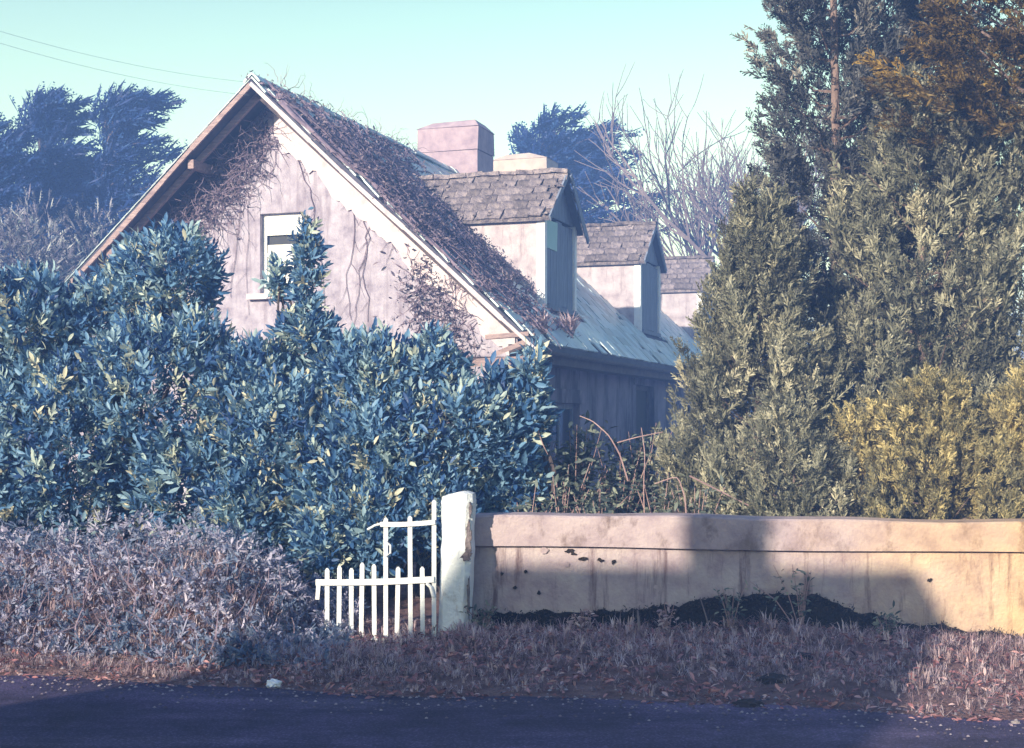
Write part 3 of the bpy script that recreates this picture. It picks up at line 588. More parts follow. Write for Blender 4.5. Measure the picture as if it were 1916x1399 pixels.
# ------------------------------------------------------------------ laurels in front of the cottage
for k, (L_, f_) in enumerate([(1, 1)]): pass
leaf_me = mesh_np('laurel_leaf', LV, LF); leaf_me.materials.append(M['laurel_leaf'])
def laurel(label, blobs, nshoot, depth_spread=1.0, scale=(.10, .215), front=240, twigs=14):
    bl = [((*W(px, py, d),), (rp * d / F, rp * d / F * depth_spread, (rz or rp) * d / F)) for px, py, d, rp, rz in blobs]
    bx = np.mean([b[0][0] for b in bl]); by = np.mean([b[0][1] for b in bl]); t = thing('laurel', label, 'shrub', (bx, by, .05), group='laurels in front of the cottage')
    o = np.array([bx, by, .05])
    P, D = blob_points(bl, nshoot); keep = P[:, 2] > .1; P, D = P[keep], D[keep]
    D = unit(D * .75 + np.array([0, 0, .55]) + RNG.normal(size=D.shape) * .35); parts = []
    k = RNG.integers(0, 3, len(P))
    for i in range(3):
        q = k == i; parts.append(scatter(*SHOOTS[i], P[q] - o - D[q] * .12, frames(D[q], RNG.uniform(0, 6.3, q.sum())), RNG.uniform(*scale, q.sum()), np.clip(RNG.normal(.48, .28, q.sum()), 0, 1)))
    V, T, n_ = joinnp(parts); n_ = np.clip(n_ + RNG.normal(0, .03, len(n_)), 0, 1)
    link('foliage', mesh_np('foliage', V, T, n_), M['laurel'], t, kind='stuff')
    P, D = blob_points(bl, front * 6, (.98, 1.1)); q = (D[:, 1] < -.25) & (P[:, 2] > .4); P, D = P[q][:front], D[q][:front]
    D = unit(D * .5 + np.array([0, -.1, .5]) + RNG.normal(size=D.shape) * .5); Fm = frames(D, RNG.normal(0, .9, len(D)))
    for p, f in zip(P - o, Fm):                            # the leaves nearest the road, one by one
        lo = link('leaf', leaf_me, None, t); s = random.uniform(.065, .135)
        lo.matrix_local = Matrix.LocRotScale(Vector(p), Matrix(f.tolist()), Vector((s, s, s)))
    mb = MB()
    for k in range(twigs):
        c, r_ = random.choice(bl); e = Vector(c) - Vector(o) + Vector([random.uniform(-.5, .5) * a for a in r_]); b = Vector((random.uniform(-.5, .5), random.uniform(-.3, .3), 0))
        mid = b.lerp(e, .5) + Vector((random.gauss(0, .12), random.gauss(0, .12), .1)); mb.tube([b, b.lerp(mid, .6), mid, e], [.035, .028, .02, .008], 5)
    mb.build('branches', M['bark_dark'], t)
    return t
laurel('big rounded laurel mound rising over the left edge of the gable', [(40, 650, 13.4, 150, 0), (238, 590, 13.8, 105, 0), (318, 515, 13.6, 98, 0), (170, 640, 13.6, 110, 0), (120, 840, 13.0, 175, 0), (310, 760, 13.2, 175, 0), (-110, 700, 13.4, 160, 0), (360, 900, 12.9, 130, 0), (370, 640, 13.3, 60, 0), (-60, 900, 12.9, 150, 0)], 7800, front=290, twigs=22)
laurel('laurel with a tall pointed leader in front of the gable window', [(470, 730, 13.1, 95, 0), (520, 840, 12.9, 150, 0), (575, 540, 13.2, 30, 140), (575, 640, 13.2, 62, 0), (518, 520, 13.3, 18, 40), (630, 920, 12.6, 120, 0), (650, 700, 13.1, 75, 0), (480, 960, 12.6, 110, 0)], 4700, front=260, twigs=16)
laurel('laurel below the right slope of the gable behind the white gate', [(700, 720, 12.9, 95, 0), (790, 725, 13.0, 92, 0), (725, 860, 12.7, 140, 0), (850, 820, 12.8, 110, 0), (800, 950, 12.4, 95, 0), (690, 985, 12.2, 100, 0), (620, 1010, 12.1, 75, 0), (870, 930, 12.9, 90, 0), (812, 650, 13.1, 30, 40)], 4700, front=260, twigs=16)
laurel('slim laurel with long pale shoots by the broken eaves', [(960, 790, 12.9, 58, 0), (990, 715, 12.9, 26, 75), (1000, 790, 12.9, 30, 60), (935, 880, 12.9, 70, 0), (930, 745, 12.9, 30, 50), (960, 930, 12.9, 60, 0)], 800, scale=(.12, .28), front=200, twigs=9)

# ------------------------------------------------------------------ conifers on the right
def conifer(name, label, base, top, profile, mat, bark, trunk_r, n_plume, per, spray, up=.7, trunk_top=None, zlo=.3, group='conifers behind the boundary wall', lean=0.0, gap=None, cat='tree', dens=1.0):
    """profile(t): crown radius at relative height t; plumes of sprays sit on it, with gaps between"""
    t = thing(name, label, cat, base, group=group); H = top - base[2]
    P = []; D = []; TN = []
    for k in range(n_plume):
        h = zlo + (1 - zlo / H) * 0 + (H - zlo) * random.random() ** .9; rr = profile(h / H) * random.uniform(.45, 1.08); az = random.uniform(0, 6.283)
        if gap and gap(az, h): continue
        c = np.array([math.cos(az) * rr + lean * h, math.sin(az) * rr, h]); out = np.array([math.cos(az), math.sin(az), 0])
        ax = unit(out * (1 - up) + np.array([0, 0, up]) + RNG.normal(size=3) * .12); ln = random.uniform(.35, .8) * (spray / .22) ** .5; w = ln * .28
        m_ = int(per * random.uniform(.6, 1.3)); s = RNG.uniform(-.5, .6, m_)
        p = c + ax * (s * ln)[:, None] + RNG.normal(size=(m_, 3)) * (w * (1 - .6 * (s + .5)))[:, None] * .5
        P.append(p); D.append(unit(ax * .9 + (p - c) * .8 + RNG.normal(size=(m_, 3)) * .35)); TN.append(np.clip(RNG.normal(random.gauss(.45, .2), .16, m_), 0, 1))
    P = np.concatenate(P); D = np.concatenate(D); TN = np.concatenate(TN); ok = P[:, 2] > .05; P, D, TN = P[ok], D[ok], TN[ok]
    k = RNG.integers(0, 3, len(P)); parts = []
    for i in range(3):
        q = k == i; parts.append(scatter(*SPRAYS[i], P[q], frames(D[q], RNG.uniform(0, 6.3, q.sum())), RNG.uniform(.7, 1.3, q.sum()) * spray, TN[q]))
    V, T, n_ = joinnp(parts); link('crown', mesh_np('crown', V, T, n_), M[mat], t, kind='stuff')
    tt = trunk_top or H * .97
    mb = MB(); mb.tube([(random.gauss(0, .02) + lean * z, random.gauss(0, .02), z) for z in np.linspace(-.1, tt, 12)], list(np.linspace(trunk_r, trunk_r * .25, 12)), 8); mb.build('trunk', M[bark], t, smooth=True)
    mb = MB()
    for k in range(max(14, n_plume // 5)):
        h = random.uniform(zlo, tt * .95); az = random.uniform(0, 6.283); l = profile(h / H) * random.uniform(.6, .95); o_ = Vector((math.cos(az), math.sin(az), 0))
        mb.tube([Vector((lean * h, 0, h)), Vector((lean * h, 0, h + l * .12)) + o_ * l * .5, Vector((lean * h, 0, h + l * .5)) + o_ * l], [trunk_r * .22, trunk_r * .14, trunk_r * .05], 4)
    mb.build('limbs', M[bark], t, kind='stuff')
    return t
b = W(1560, 790, 14.6); b.z = .05
conifer('cypress', 'tall grey cypress with its bare pinkish trunk showing between the branches', b, 8.6, lambda t: .90 - .48 * t, 'grey_conifer', 'bark', .08, 430, 36, .15, .55,
        gap=lambda az, h: -2.05 < az - (6.283 if az > 3.14 else 0) < -1.1 and h > 1.9 and random.random() < .62)
b = W(1420, 790, 13.2); b.z = .05
conifer('cypress', 'bushy pale olive cypress leaning out in front of the cottage roof', b, 3.45, lambda t: .82 * (1 - (max(0, t - .15) / .88) ** 1.5) + .06, 'olive', 'bark', .06, 300, 38, .13, .78)
b = W(1690, 790, 16.5); b.z = .05
conifer('cypress', 'dark grey cypress standing between the bare pink trunk and the golden crown', b, 9.2, lambda t: 1.1 - .4 * t, 'grey_conifer', 'bark_dark', .10, 480, 30, .18, .6)
b = W(1730, 790, 13.6); b.z = .05
conifer('cypress', 'broad olive cypress filling the right side behind the yellow bush', b, 4.6, lambda t: .95 * (1 - (max(0, t - .35) / .75) ** 1.8) + .1, 'olive', 'bark', .08, 330, 36, .145, .75)
b = W(1990, 790, 13.9); b.z = .05
conifer('cypress', 'dark olive cypress at the right edge under the golden crown', b, 5.2, lambda t: 1.05 * (1 - (max(0, t - .4) / .75) ** 1.8) + .1, 'olive', 'bark', .09, 300, 34, .145, .7)
b = W(2015, 790, 12.9); b.z = .05
conifer('golden_cypress', 'tall golden brown conifer hanging over the upper right corner', b, 8.4, lambda t: (1.5 if t > .47 else .12), 'gold_conifer', 'bark', .10, 480, 32, .15, .28, zlo=4.15)
b = W(1745, 790, 12.0); b.z = .05
conifer('golden_shrub', 'low yellow conifer bush glowing just above the sunlit end of the wall', b, 1.75, lambda t: .95 * (1 - t ** 2.0) + .06, 'yellow_bush', 'bark', .04, 230, 34, .105, .7, zlo=.15, group='golden bushes behind the wall', cat='shrub')
b = W(1930, 790, 12.1); b.z = .05
conifer('golden_shrub', 'rounder yellow bush at the far right end of the wall', b, 1.85, lambda t: .75 * (1 - t ** 2.2) + .06, 'yellow_bush', 'bark', .04, 230, 34, .105, .7, zlo=.15, group='golden bushes behind the wall', cat='shrub')
b = W(1625, 790, 12.3); b.z = .05
conifer('golden_shrub', 'small thin yellow bush leaning left of the other two golden ones', b, 1.6, lambda t: .62 * (1 - t ** 1.4) + .05, 'yellow_bush', 'bark', .03, 150, 28, .105, .7, zlo=.15, group='golden bushes behind the wall', cat='shrub')
b = W(1480, 790, 12.2); b.z = .05
conifer('shrub', 'low khaki bush against the wall below the bushy cypress', b, 1.55, lambda t: .85 * (1 - t ** 2.5) + .06, 'olive', 'bark', .04, 150, 30, .115, .7, zlo=.1, group=None, cat='shrub')

# ------------------------------------------------------------------ trees beyond the cottage
def windswept(label, px, top_py, d, spread, n, plate=.3, base_h=0.0, thresh=.12, wind=.35, zlo=.25, spray=.9, flat=.12):
    t0 = W(px, top_py, d); H = t0.z; t = thing('monterey_cypress', label, 'tree', (t0.x, d, 0), group='dark windswept cypresses beyond the cottage'); P = []; D = []
    mb = MB(); mb.tube([(0, 0, -.1), (.1, 0, H * .4), (.15, .1, H * .75), (.0, .05, H * .97)], [.35, .26, .14, .04], 8); mb.build('trunk', M['bark_dark'], t, smooth=True)
    mb = MB()
    for k in range(n):
        rel = random.random() ** .8; h = H * (zlo + (.9 - zlo) * rel); az = random.uniform(0, 6.283); l = spread * (1.1 - .55 * rel) * random.uniform(.55, 1.1)
        o_ = Vector((math.cos(az), math.sin(az), 0)) * (.85 - .55 * rel * (1 - flat)); a = Vector((0, 0, h)); rise = (.35 + .75 * rel) * (1 - flat) + .18; pts = []
        for i in range(7):
            f = i / 6; pts.append(a + o_ * l * f + Vector((wind * l * f ** 2.2, 0, l * rise * (f - .28 * f * f * (1 + wind)))))
        mb.tube(pts, [.06, .05, .045, .04, .03, .02, .01], 4, False)
        for i in range(46):
            f = .18 + .82 * random.random(); q = f * 6; j = min(int(q), 5); p = pts[j].lerp(pts[j + 1], q - j); dr = (pts[j + 1] - pts[j]).normalized(); w = plate * (1.05 - f)
            P.append(p + Vector((random.gauss(0, w), random.gauss(0, w), random.gauss(0, w * .45)))); D.append(dr * 1.2 + Vector((random.gauss(.12, .28), random.gauss(0, .28), random.gauss(.05, .22))))
    mb.build('limbs', M['bark_dark'], t, kind='stuff')
    P = np.array([tuple(p) for p in P]); D = np.array([tuple(p) for p in D]); k = RNG.integers(0, 2, len(P)); parts = []
    for i in range(2): q = k == i; parts.append(scatter(*FARSPRAY[i], P[q], frames(D[q], RNG.uniform(0, 6.3, q.sum())), RNG.uniform(.35, .8, q.sum()) * spray))
    V, T, n_ = joinnp(parts); link('crown', mesh_np('crown', V, T, n_), M['far_conifer'], t, kind='stuff')
windswept('dark windswept cypress at the far left edge beyond the laurels', -15, 205, 40, 2.2, 80, wind=.5)
windswept('leaning dark cypress with a split top left of the gable', 78, 165, 42, 2.4, 95, wind=.55)
windswept('dark cypress with its curled tip nearest the left roof slope', 205, 150, 42, 2.9, 110, wind=.6)
windswept('dark cypress filling the gap between the two left hand cypresses', 140, 290, 44, 2.6, 70, wind=.5)
windswept('lower dark cypress peeping over the left roof slope', 350, 255, 46, 2.6, 44, wind=.7)
windswept('flat-topped dark cypress with spread fingers behind the chimneys', 1025, 222, 50, 4.6, 150, wind=.3, zlo=.45, spray=1.0, flat=.6)
def scrub(label, px, py, d, rp, n, mat, name='scrub_bush', group=None, size=.5, cat='shrub'):
    c = W(px, py, d); r = rp * d / F; t = thing(name, label, cat, (c.x, d, 0), group=group); bl = [((random.gauss(0, r * .3), 0, c.z * .6), (r, r * .7, c.z * .42)), ((random.gauss(0, r * .4), 0, c.z * .78), (r * .7, r * .6, c.z * .26))]
    P, D = blob_points(bl, n, (.6, 1.05)); D = unit(D + np.array([0, 0, .5]) + RNG.normal(size=D.shape) * .4)
    V, T, n_ = scatter(*FARSPRAY[0], P, frames(D, RNG.uniform(0, 6.3, len(P))), RNG.uniform(.6, 1.3, len(P)) * size); link('foliage', mesh_np('foliage', V, T, n_), M[mat], t, kind='stuff')
    mb = MB()
    for k in range(8):
        e = Vector((random.gauss(0, r * .5), random.gauss(0, r * .3), c.z * random.uniform(.6, .95))); mb.tube([(random.gauss(0, .1), 0, -.05), e * .5, e], [.05, .035, .01], 5)
    mb.build('branches', M['bark_dark'], t)
scrub('pale leafed bush at the far left beyond the laurels', 40, 420, 31, 110, 1800, 'far_shrub', size=.3, group='pale bushes beyond the laurels')
scrub('pale mauve bush between the laurel mound and the left roof edge', 165, 395, 33, 100, 1800, 'far_shrub', size=.3, group='pale bushes beyond the laurels')
# the leafless tree
random.seed(23); bt0 = W(1352, 790, 47); bare = thing('bare_tree', 'leafless winter tree beyond the far end of the cottage roof', 'tree', (bt0.x, 47, 0))
lv = [MB(), MB(), MB()]
def grow(p, d, l, r, depth):
    n = 3; pts = [p]; dd = d.copy()
    for i in range(n):
        w_ = .03 if depth == 0 else .12; dd = (dd + Vector((random.gauss(0, w_), random.gauss(0, w_), random.gauss(.10, .1)))).normalized(); pts.append(pts[-1] + dd * l / n)
    lv[0 if depth < 2 else 1 if depth < 4 else 2].tube(pts, [max(.009, r * (1 - .35 * i / n)) for i in range(n + 1)], 5 if depth < 3 else 3, False)
    if depth >= 6: return
    if depth == 0:
        for k in range(8):
            a = k * .785 + random.uniform(-.25, .25); sp = random.uniform(.45, 1.05); grow(pts[-1] if k % 2 else pts[2].lerp(pts[3], random.random()), Vector((math.cos(a) * sp, math.sin(a) * sp, .85)).normalized(), l * random.uniform(.62, .8), r * .55, 2)
        return
    for k in range(3 if depth < 3 else 4 if depth < 5 else 3):
        ax = Vector((random.gauss(0, 1), random.gauss(0, 1), random.gauss(0, .6))).normalized(); nd = (dd + ax * random.uniform(.35, .75)).normalized()
        start = pts[-1] if k == 0 or depth < 1 else pts[random.randint(1, n)]; grow(start, nd, l * random.uniform(.62, .85), r * .6, depth + 1)
grow(Vector((0, 0, -.1)), Vector((0, 0, 1)), 4.3, .22, 0)
for k, nm in enumerate(('trunk', 'limbs', 'twigs')): lv[k].build(nm, M['bare'], bare, **({'kind': 'stuff'} if k else {}))
# overhead cables into the gable
for k, (pa, pb) in enumerate([((-60, 40), (470, 158)), ((-60, 62), (468, 176))]):
    a = W(*pa, 17); b2 = HM @ Vector((0, -OVER - .06, APEX - .05 - .2 * k)); pts = [a.lerp(b2, t) + Vector((0, 0, -.35 * 4 * t * (1 - t) * .3)) for t in np.linspace(0, 1, 16)]
    mb = MB(); mb.tube(pts, .0021, 5)
    mb.build('overhead_cable', M['wire'], label=('upper' if k == 0 else 'lower') + ' of two thin cables crossing the sky to the gable peak', category='cable', group='cables to the cottage')

# ------------------------------------------------------------------ boundary wall, pillar, gate
wall = thing('boundary_wall', 'low rendered boundary wall with a raised coping along the road', 'wall', (-.31, float(wall_y(-.31)), 0), R(math.degrees(math.atan(-.14))))
WL = 9.5; nseg = 95
def wall_slab(y0, y1, zf0, zf1, amp):
    m_ = MB(); rows = []
    for i in range(nseg + 1):
        x = WL * i / nseg; a = amp * noise2(x, 0, 2.2, y0 * 9); z0, z1 = zf0(x), zf1(x)
        rows.append([(x, y0 + a * .6, z0), (x, y0 + a + amp * noise2(x, 1, 6, 3) * .4, (z0 + z1) / 2), (x, y0 + a * .5, z1 - .012), (x, y0 + .014 + a * .5, z1), (x, y1, z1), (x, y1, z0)])
    vs = [p for r_ in rows for p in r_]; m_.add(vs, [(i * 6 + k, i * 6 + (k + 1) % 6, (i + 1) * 6 + (k + 1) % 6, (i + 1) * 6 + k) for i in range(nseg) for k in range(6)] + [tuple(range(6)), tuple(range(nseg * 6, nseg * 6 + 6))]); return m_
zt = lambda x: .885 + .012 * math.sin(x * 1.3) + .006 * math.sin(x * 5)
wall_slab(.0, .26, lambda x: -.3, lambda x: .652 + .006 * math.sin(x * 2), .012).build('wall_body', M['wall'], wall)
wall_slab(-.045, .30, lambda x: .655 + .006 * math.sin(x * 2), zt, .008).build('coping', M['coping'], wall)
mb = MB(); up_ = []; lo_ = []                              # damp, stripped base of the wall: a low dark hump
for i in range(120):
    x = .02 + i * .039; px_ = HX + F * (x - .31) / (10.86 - .14 * (x - .31))
    hump = np.interp(px_, [880, 950, 1040, 1160, 1250, 1340, 1460, 1540, 1600, 1680, 1780, 1916], [.13, .15, .16, .18, .22, .29, .33, .32, .22, .14, .10, .05])
    up_.append((x, -.03, float(hump) + .018 * float(noise2(x, 0, 9, 5)) + .012 * random.uniform(-1, 1)))
for i in range(119): a, c = up_[i], up_[i + 1]; mb.prism([(a[0], -.028, -.2), (c[0], -.028, -.2), c, a], (0, .014, 0))
mb.build('damp_base', M['damp'], wall)
P_ = np.array([(p[0] + RNG.normal(0, .02), -.036 - RNG.random() * .02, max(p[2], .03) - abs(RNG.normal(0, .05)) + RNG.normal(0, .012)) for p in up_ for _ in range(26)])
V, T, n_ = scatter(LV, LF, P_, frames(RNG.normal(size=(len(P_), 3)) + np.array([0, -.5, .1]), RNG.uniform(0, 6.3, len(P_))), RNG.uniform(.012, .04, len(P_))); link('moss', mesh_np('moss', V, T, n_), M['wall_moss'], wall, kind='stuff')
for (px, py, s) in [(1020, 1030, .032), (1062, 1056, .022), (1228, 1095, .016)]:
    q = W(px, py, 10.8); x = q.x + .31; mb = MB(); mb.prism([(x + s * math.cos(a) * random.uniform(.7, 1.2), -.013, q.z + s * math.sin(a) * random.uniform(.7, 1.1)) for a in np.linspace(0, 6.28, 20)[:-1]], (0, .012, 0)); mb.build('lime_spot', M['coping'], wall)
for (px, py, l) in [(1068, 1030, .07), (975, 1020, .03), (1000, 1020, .03), (985, 1070, .03), (965, 1100, .035), (1010, 1110, .03), (940, 1075, .025), (1075, 1035, .05), (1092, 1045, .08), (1125, 1047, .05), (1150, 1050, .04), (1720, 1075, .04)]:
    q = W(px, py, 10.8); x = q.x + .31; mb = MB(); mb.prism([(x + l * .5 * math.cos(a) * random.uniform(.5, 1.2), -.0135, q.z + .014 * math.sin(a) * random.uniform(.4, 1.5) - .2 * l * math.cos(a) * (1 if px % 2 else -1) * .4) for a in np.linspace(0, 6.28, 14)[:-1]], (0, .012, 0)); mb.build('chip', M['damp'], wall)
def pillar():
    t = thing('gate_pillar', 'whitewashed leaning gate pillar at the end of the boundary wall', 'pillar', (-.43, 10.74, 0), R(-8)); m_ = MB(); rows = []
    zs = [-.25, .0, .1, .25, .4, .55, .64, .72, .82, .92, 1.0, 1.045, 1.06]; w = [.118, .118, .115, .113, .112, .116, .12, .112, .114, .118, .12, .112, .07]
    for z, a in zip(zs, w):
        ring = []
        for k in range(16):
            an = 2 * math.pi * (k + .5) / 16; c, s = math.cos(an), math.sin(an); r_ = a / max(abs(c), abs(s)) * (1 if max(abs(c), abs(s)) > .8 else .93)
            ring.append((c * r_ + .03 * z + random.gauss(0, .003), s * r_ * 1.0 + random.gauss(0, .003), z + (.02 * (c > 0) if z > 1 else 0)))
        rows.append(ring)
    m_.add([p for r_ in rows for p in r_], [(i * 16 + k, i * 16 + (k + 1) % 16, (i + 1) * 16 + (k + 1) % 16, (i + 1) * 16 + k) for i in range(len(zs) - 1) for k in range(16)] + [tuple(range((len(zs) - 1) * 16, len(zs) * 16))])
    m_.build('shaft', M['pillar'], t)
    for (x, z, rx_, r_) in [(.100, .73, .022, .13), (.085, .62, .05, .05), (.112, .30, .012, .16), (.03, .60, .06, .018), (.108, .95, .012, .06)]:
        m_ = MB(); pts = []
        for a in np.linspace(0, 6.28, 27)[:-1]: k_ = random.uniform(.55, 1.25); pts.append((x + .03 * z + rx_ * math.cos(a) * k_, -.1215, z + r_ * math.sin(a) * k_))
        m_.prism(pts, (0, .022, 0)); m_.build('bare_patch', M['render_loss'], t)
pillar()
gate = thing('garden_gate', 'white metal gate with a tall hinge side and low open bars', 'gate', (-.60, 10.62, .05), R(2))
def gx_(px): return (px - HX) / F * 10.62 + .60
def gz_(py): return EYE + (HY - py) / F * 10.62 - .05
bars = [(613, 1062, 1205), (636, 1058, 1215), (658, 1062, 1215), (678, 1052, 1215), (700, 1055, 1218), (722, 968, 1218), (745, 1060, 1218), (767, 965, 1218), (790, 1060, 1220), (812, 935, 1215)]
for px, t0, t1 in bars:
    x = gx_(px); w = .0165; mb = MB(); zt_, zb_ = gz_(t0), gz_(t1); tilt = random.gauss(0, .006)
    mb.prism([(x - w + tilt, -.008, zb_), (x + w + tilt, -.008, zb_), (x + w, -.008, zt_ - .016), (x + w * .4, -.008, zt_), (x - w * .4, -.008, zt_), (x - w, -.008, zt_ - .016)], (0, .016, 0)); mb.build('bar', M['white'], gate)
for (xa, xb, ya, yb, h) in [(592, 812, 1088, 1083, .045), (712, 814, 980, 976, .035), (596, 815, 1196, 1196, .035)]:
    mb = MB(); n = 8; A, B = Vector((gx_(xa), -.018, gz_(ya))), Vector((gx_(xb), -.018, gz_(yb)))
    for i in range(n): f = lambda t: A.lerp(B, t) + Vector((0, 0, -.008 * math.sin(t * 3.1))); mb.beam(f(i / n), f((i + 1) / n), .014, h)
    mb.build('rail', M['white'], gate)
mb = MB(); mb.beam((gx_(598), -.016, gz_(1083)), (gx_(595), -.016, gz_(1120)), .02, .03, up=(1, 0, 0)); mb.build('latch_end', M['white'], gate)
mb = MB(); mb.tube([(gx_(798), -.02, gz_(1090)), (gx_(806), -.02, gz_(1098)), (gx_(811), -.02, gz_(1116))], .014, 6); mb.build('brace', M['white'], gate)
mb = MB(); mb.tube([(gx_(722), -.02, gz_(1012)), (gx_(731), -.02, gz_(1020)), (gx_(731), -.02, gz_(1034)), (gx_(722), -.02, gz_(1040))], .008, 5); mb.tube([(gx_(688), -.02, gz_(990)), (gx_(702), -.02, gz_(982)), (gx_(716), -.02, gz_(978))], .008, 5); mb.build('scroll', M['white'], gate)

# ------------------------------------------------------------------ verge plants, undergrowth, litter
def ground_pts(n, x0, x1, y0f, y1f):
    x = RNG.uniform(x0, x1, n); t = RNG.random(n); y = y0f(x) + (y1f(x) - y0f(x)) * t; return np.stack([x, y, hgt(x, y)], 1), t
def updirs(n, s): return unit(np.array([0, 0, 1.]) + RNG.normal(size=(n, 3)) * s)
TUFTS = [blade_fan(9, 1.0, 1.3, 11, .026, .55), blade_fan(8, 1.1, 1.7, 12, .022, .6), blade_fan(10, .9, .8, 13, .026, .4)]
def tufts_np(P, size, tone=None):
    k = RNG.integers(0, 3, len(P)); parts = []
    for i in range(3):
        q = k == i; n = q.sum(); a = RNG.uniform(0, 6.283, n); rot = np.zeros((n, 3, 3)); rot[:, 0, 0] = np.cos(a); rot[:, 0, 1] = -np.sin(a); rot[:, 1, 0] = np.sin(a); rot[:, 1, 1] = np.cos(a); rot[:, 2, 2] = 1
        parts.append(scatter(*TUFTS[i], P[q], rot, size[q], tone[q] if tone is not None else None))
    return joinnp(parts)
P, t = ground_pts(15000, -5.5, 6, lambda x: road_edge(x) + .12, lambda x: wall_y(x) - .06); dens = noise2(P[:, 0], P[:, 1], 1.4, 6) + .9 * t
q = dens > RNG.uniform(-.7, .9, len(P)); P, t = P[q], t[q]
V, T, n_ = tufts_np(P, np.minimum(np.exp(RNG.normal(-2.6, .40, len(P))), .15) * (.6 + .6 * t)); link('grass', mesh_np('grass', V, T, n_), M['straw'], kind='stuff', label='dry pinkish grass on the verge below the wall')
P, t = ground_pts(16000, -6, 6, lambda x: road_edge(x) - .12, lambda x: wall_y(x) - .03); q = (noise2(P[:, 0], P[:, 1], 2.1, 1) + RNG.normal(0, .5, len(P)) + .8 * t > .0); P = P[q]; P[:, 2] += RNG.uniform(.004, .05, len(P)); P[:, 2] = np.maximum(P[:, 2], .012)
V, T, n_ = scatter(LV, LF, P, frames(RNG.normal(size=(len(P), 3)) * np.array([1, 1, .35]), RNG.normal(0, .6, len(P))), RNG.uniform(.025, .07, len(P)), np.clip(RNG.normal(.5, .28, len(P)), 0, 1)); link('fallen_leaves', mesh_np('fallen_leaves', V, T, n_), M['litter_leaf'], kind='stuff', label='fallen reddish leaves along the verge')
# the scrubby bank left of the gate
P, t = ground_pts(17000, -6.5, -1.2, lambda x: road_edge(x) + .6, lambda x: wall_y(x) + .8)
fade = np.clip((-1.1 - P[:, 0]) / .7, .15, 1); top = (.10 + .42 * sm((t - .05) / .6)) * fade * (.75 + .5 * noise2(P[:, 0], P[:, 1], 2.2, 4)); P[:, 2] += np.maximum(RNG.random(len(P)) ** .7 * top, .0)
patch = np.clip(.42 + .28 * noise2(P[:, 0] + P[:, 2], P[:, 1], 1.9, 8) + RNG.normal(0, .16, len(P)), 0, 1)
D = unit(RNG.normal(size=P.shape) * .75 + np.array([0, -.45, .25])); k = RNG.random(len(P)) < .25
a_ = scatter(*SPRAYS[1], P[k], frames(D[k], RNG.uniform(0, 6.3, k.sum())), RNG.uniform(.07, .17, k.sum()), patch[k])
b_ = scatter(LV, LF, P[~k], frames(D[~k], RNG.uniform(0, 6.3, (~k).sum())), RNG.uniform(.035, .085, (~k).sum()), patch[~k]); V, T, n_ = joinnp([a_, b_])
link('undergrowth', mesh_np('undergrowth', V, T, n_), M['scrub'], kind='stuff', label='dry mauve scrub matted over the bank')
mb = MB()
for k in range(420):
    x = random.uniform(-5.5, -1.1); f_ = random.random(); y = float(road_edge(x) + .7 + (wall_y(x) + .5 - road_edge(x) - .7) * f_); z = float(hgt(x, y)); l = random.uniform(.2, .55) * min(1, max(.3, (-1.0 - x) / .8))
    pts = wander((x, y, z), (random.gauss(0, .5), random.gauss(-.25, .35), 1), 5, l / 5, .28); mb.tube(pts, [.006, .006, .005, .004, .003, .002], 3, False)
mb.build('dead_stems', M['twig'], kind='stuff', label='dead bramble stems tangled through the scrub on the bank')
P, t = ground_pts(8200, -6.5, -.6, lambda x: road_edge(x) + .25, lambda x: wall_y(x) + .4); q = noise2(P[:, 0], P[:, 1], 1.5, 9) + RNG.normal(0, .4, len(P)) > -.25; P, t = P[q], t[q]
P[:, 2] += RNG.random(len(P)) * .22 * sm(t * 1.4) * np.clip((-1.1 - P[:, 0]), 0, 1)
V, T, n_ = tufts_np(P, RNG.uniform(.08, .26, len(P)) * (.35 + .75 * t) * np.where((P[:, 0] > -1.7) & (P[:, 1] > 9.5), .24, 1)); link('bank_grass', mesh_np('bank_grass', V, T, n_), M['straw'], kind='stuff', label='long dead grass on the bank and under the gate')
# weeds behind the wall between laurel and conifers
def bush(label, px, py_top, d, rp, n, mat, leaf=.08, name='weed', group='weeds behind the wall'):
    c = W(px, py_top, d); r = rp * d / F; t = thing(name, label, 'plant', (c.x, d, .05), group=group); mb = MB(); P = []; D = []
    for k in range(max(8, n // 40)):
        e = Vector((random.gauss(0, r * .55), random.gauss(0, r * .5), (c.z - .05) * random.uniform(.45, 1.0))); m_ = Vector((e.x * .35, e.y * .35, e.z * .6)); pts = [Vector((0, 0, -.05)), m_, e]; mb.tube(pts, [.009, .007, .003], 4)
        for j in range(40):
            f = random.uniform(.15, 1); p = (pts[0].lerp(pts[1], f * 2) if f < .5 else pts[1].lerp(pts[2], f * 2 - 1)); P.append(p + Vector((random.gauss(0, .05), random.gauss(0, .05), random.gauss(0, .05)))); D.append((random.gauss(0, 1), random.gauss(-.2, 1), random.gauss(.3, .6)))
    mb.build('stems', M['cane'], t); P = np.array([tuple(p) for p in P]); V, T, n_ = scatter(LV, LF, P, frames(np.array(D), RNG.normal(0, 1, len(P))), RNG.uniform(.6, 1.3, len(P)) * leaf); link('leaves', mesh_np('leaves', V, T, n_), M[mat], t, kind='stuff')
bush('leafy weeds standing behind the wall right of the slim laurel', 1050, 850, 12.6, 60, 900, 'weed')
bush('taller weeds behind the wall in front of the cottage door', 1160, 830, 13.6, 70, 1000, 'weed')
bush('dark weeds in the gap beside the bushy cypress', 1235, 860, 12.6, 50, 800, 'weed')
bush('low weeds close behind the coping below the slim laurel', 985, 905, 12.0, 55, 700, 'weed')
bush('low dusty weeds leaning on the back of the coping', 1120, 910, 11.8, 70, 800, 'weed')
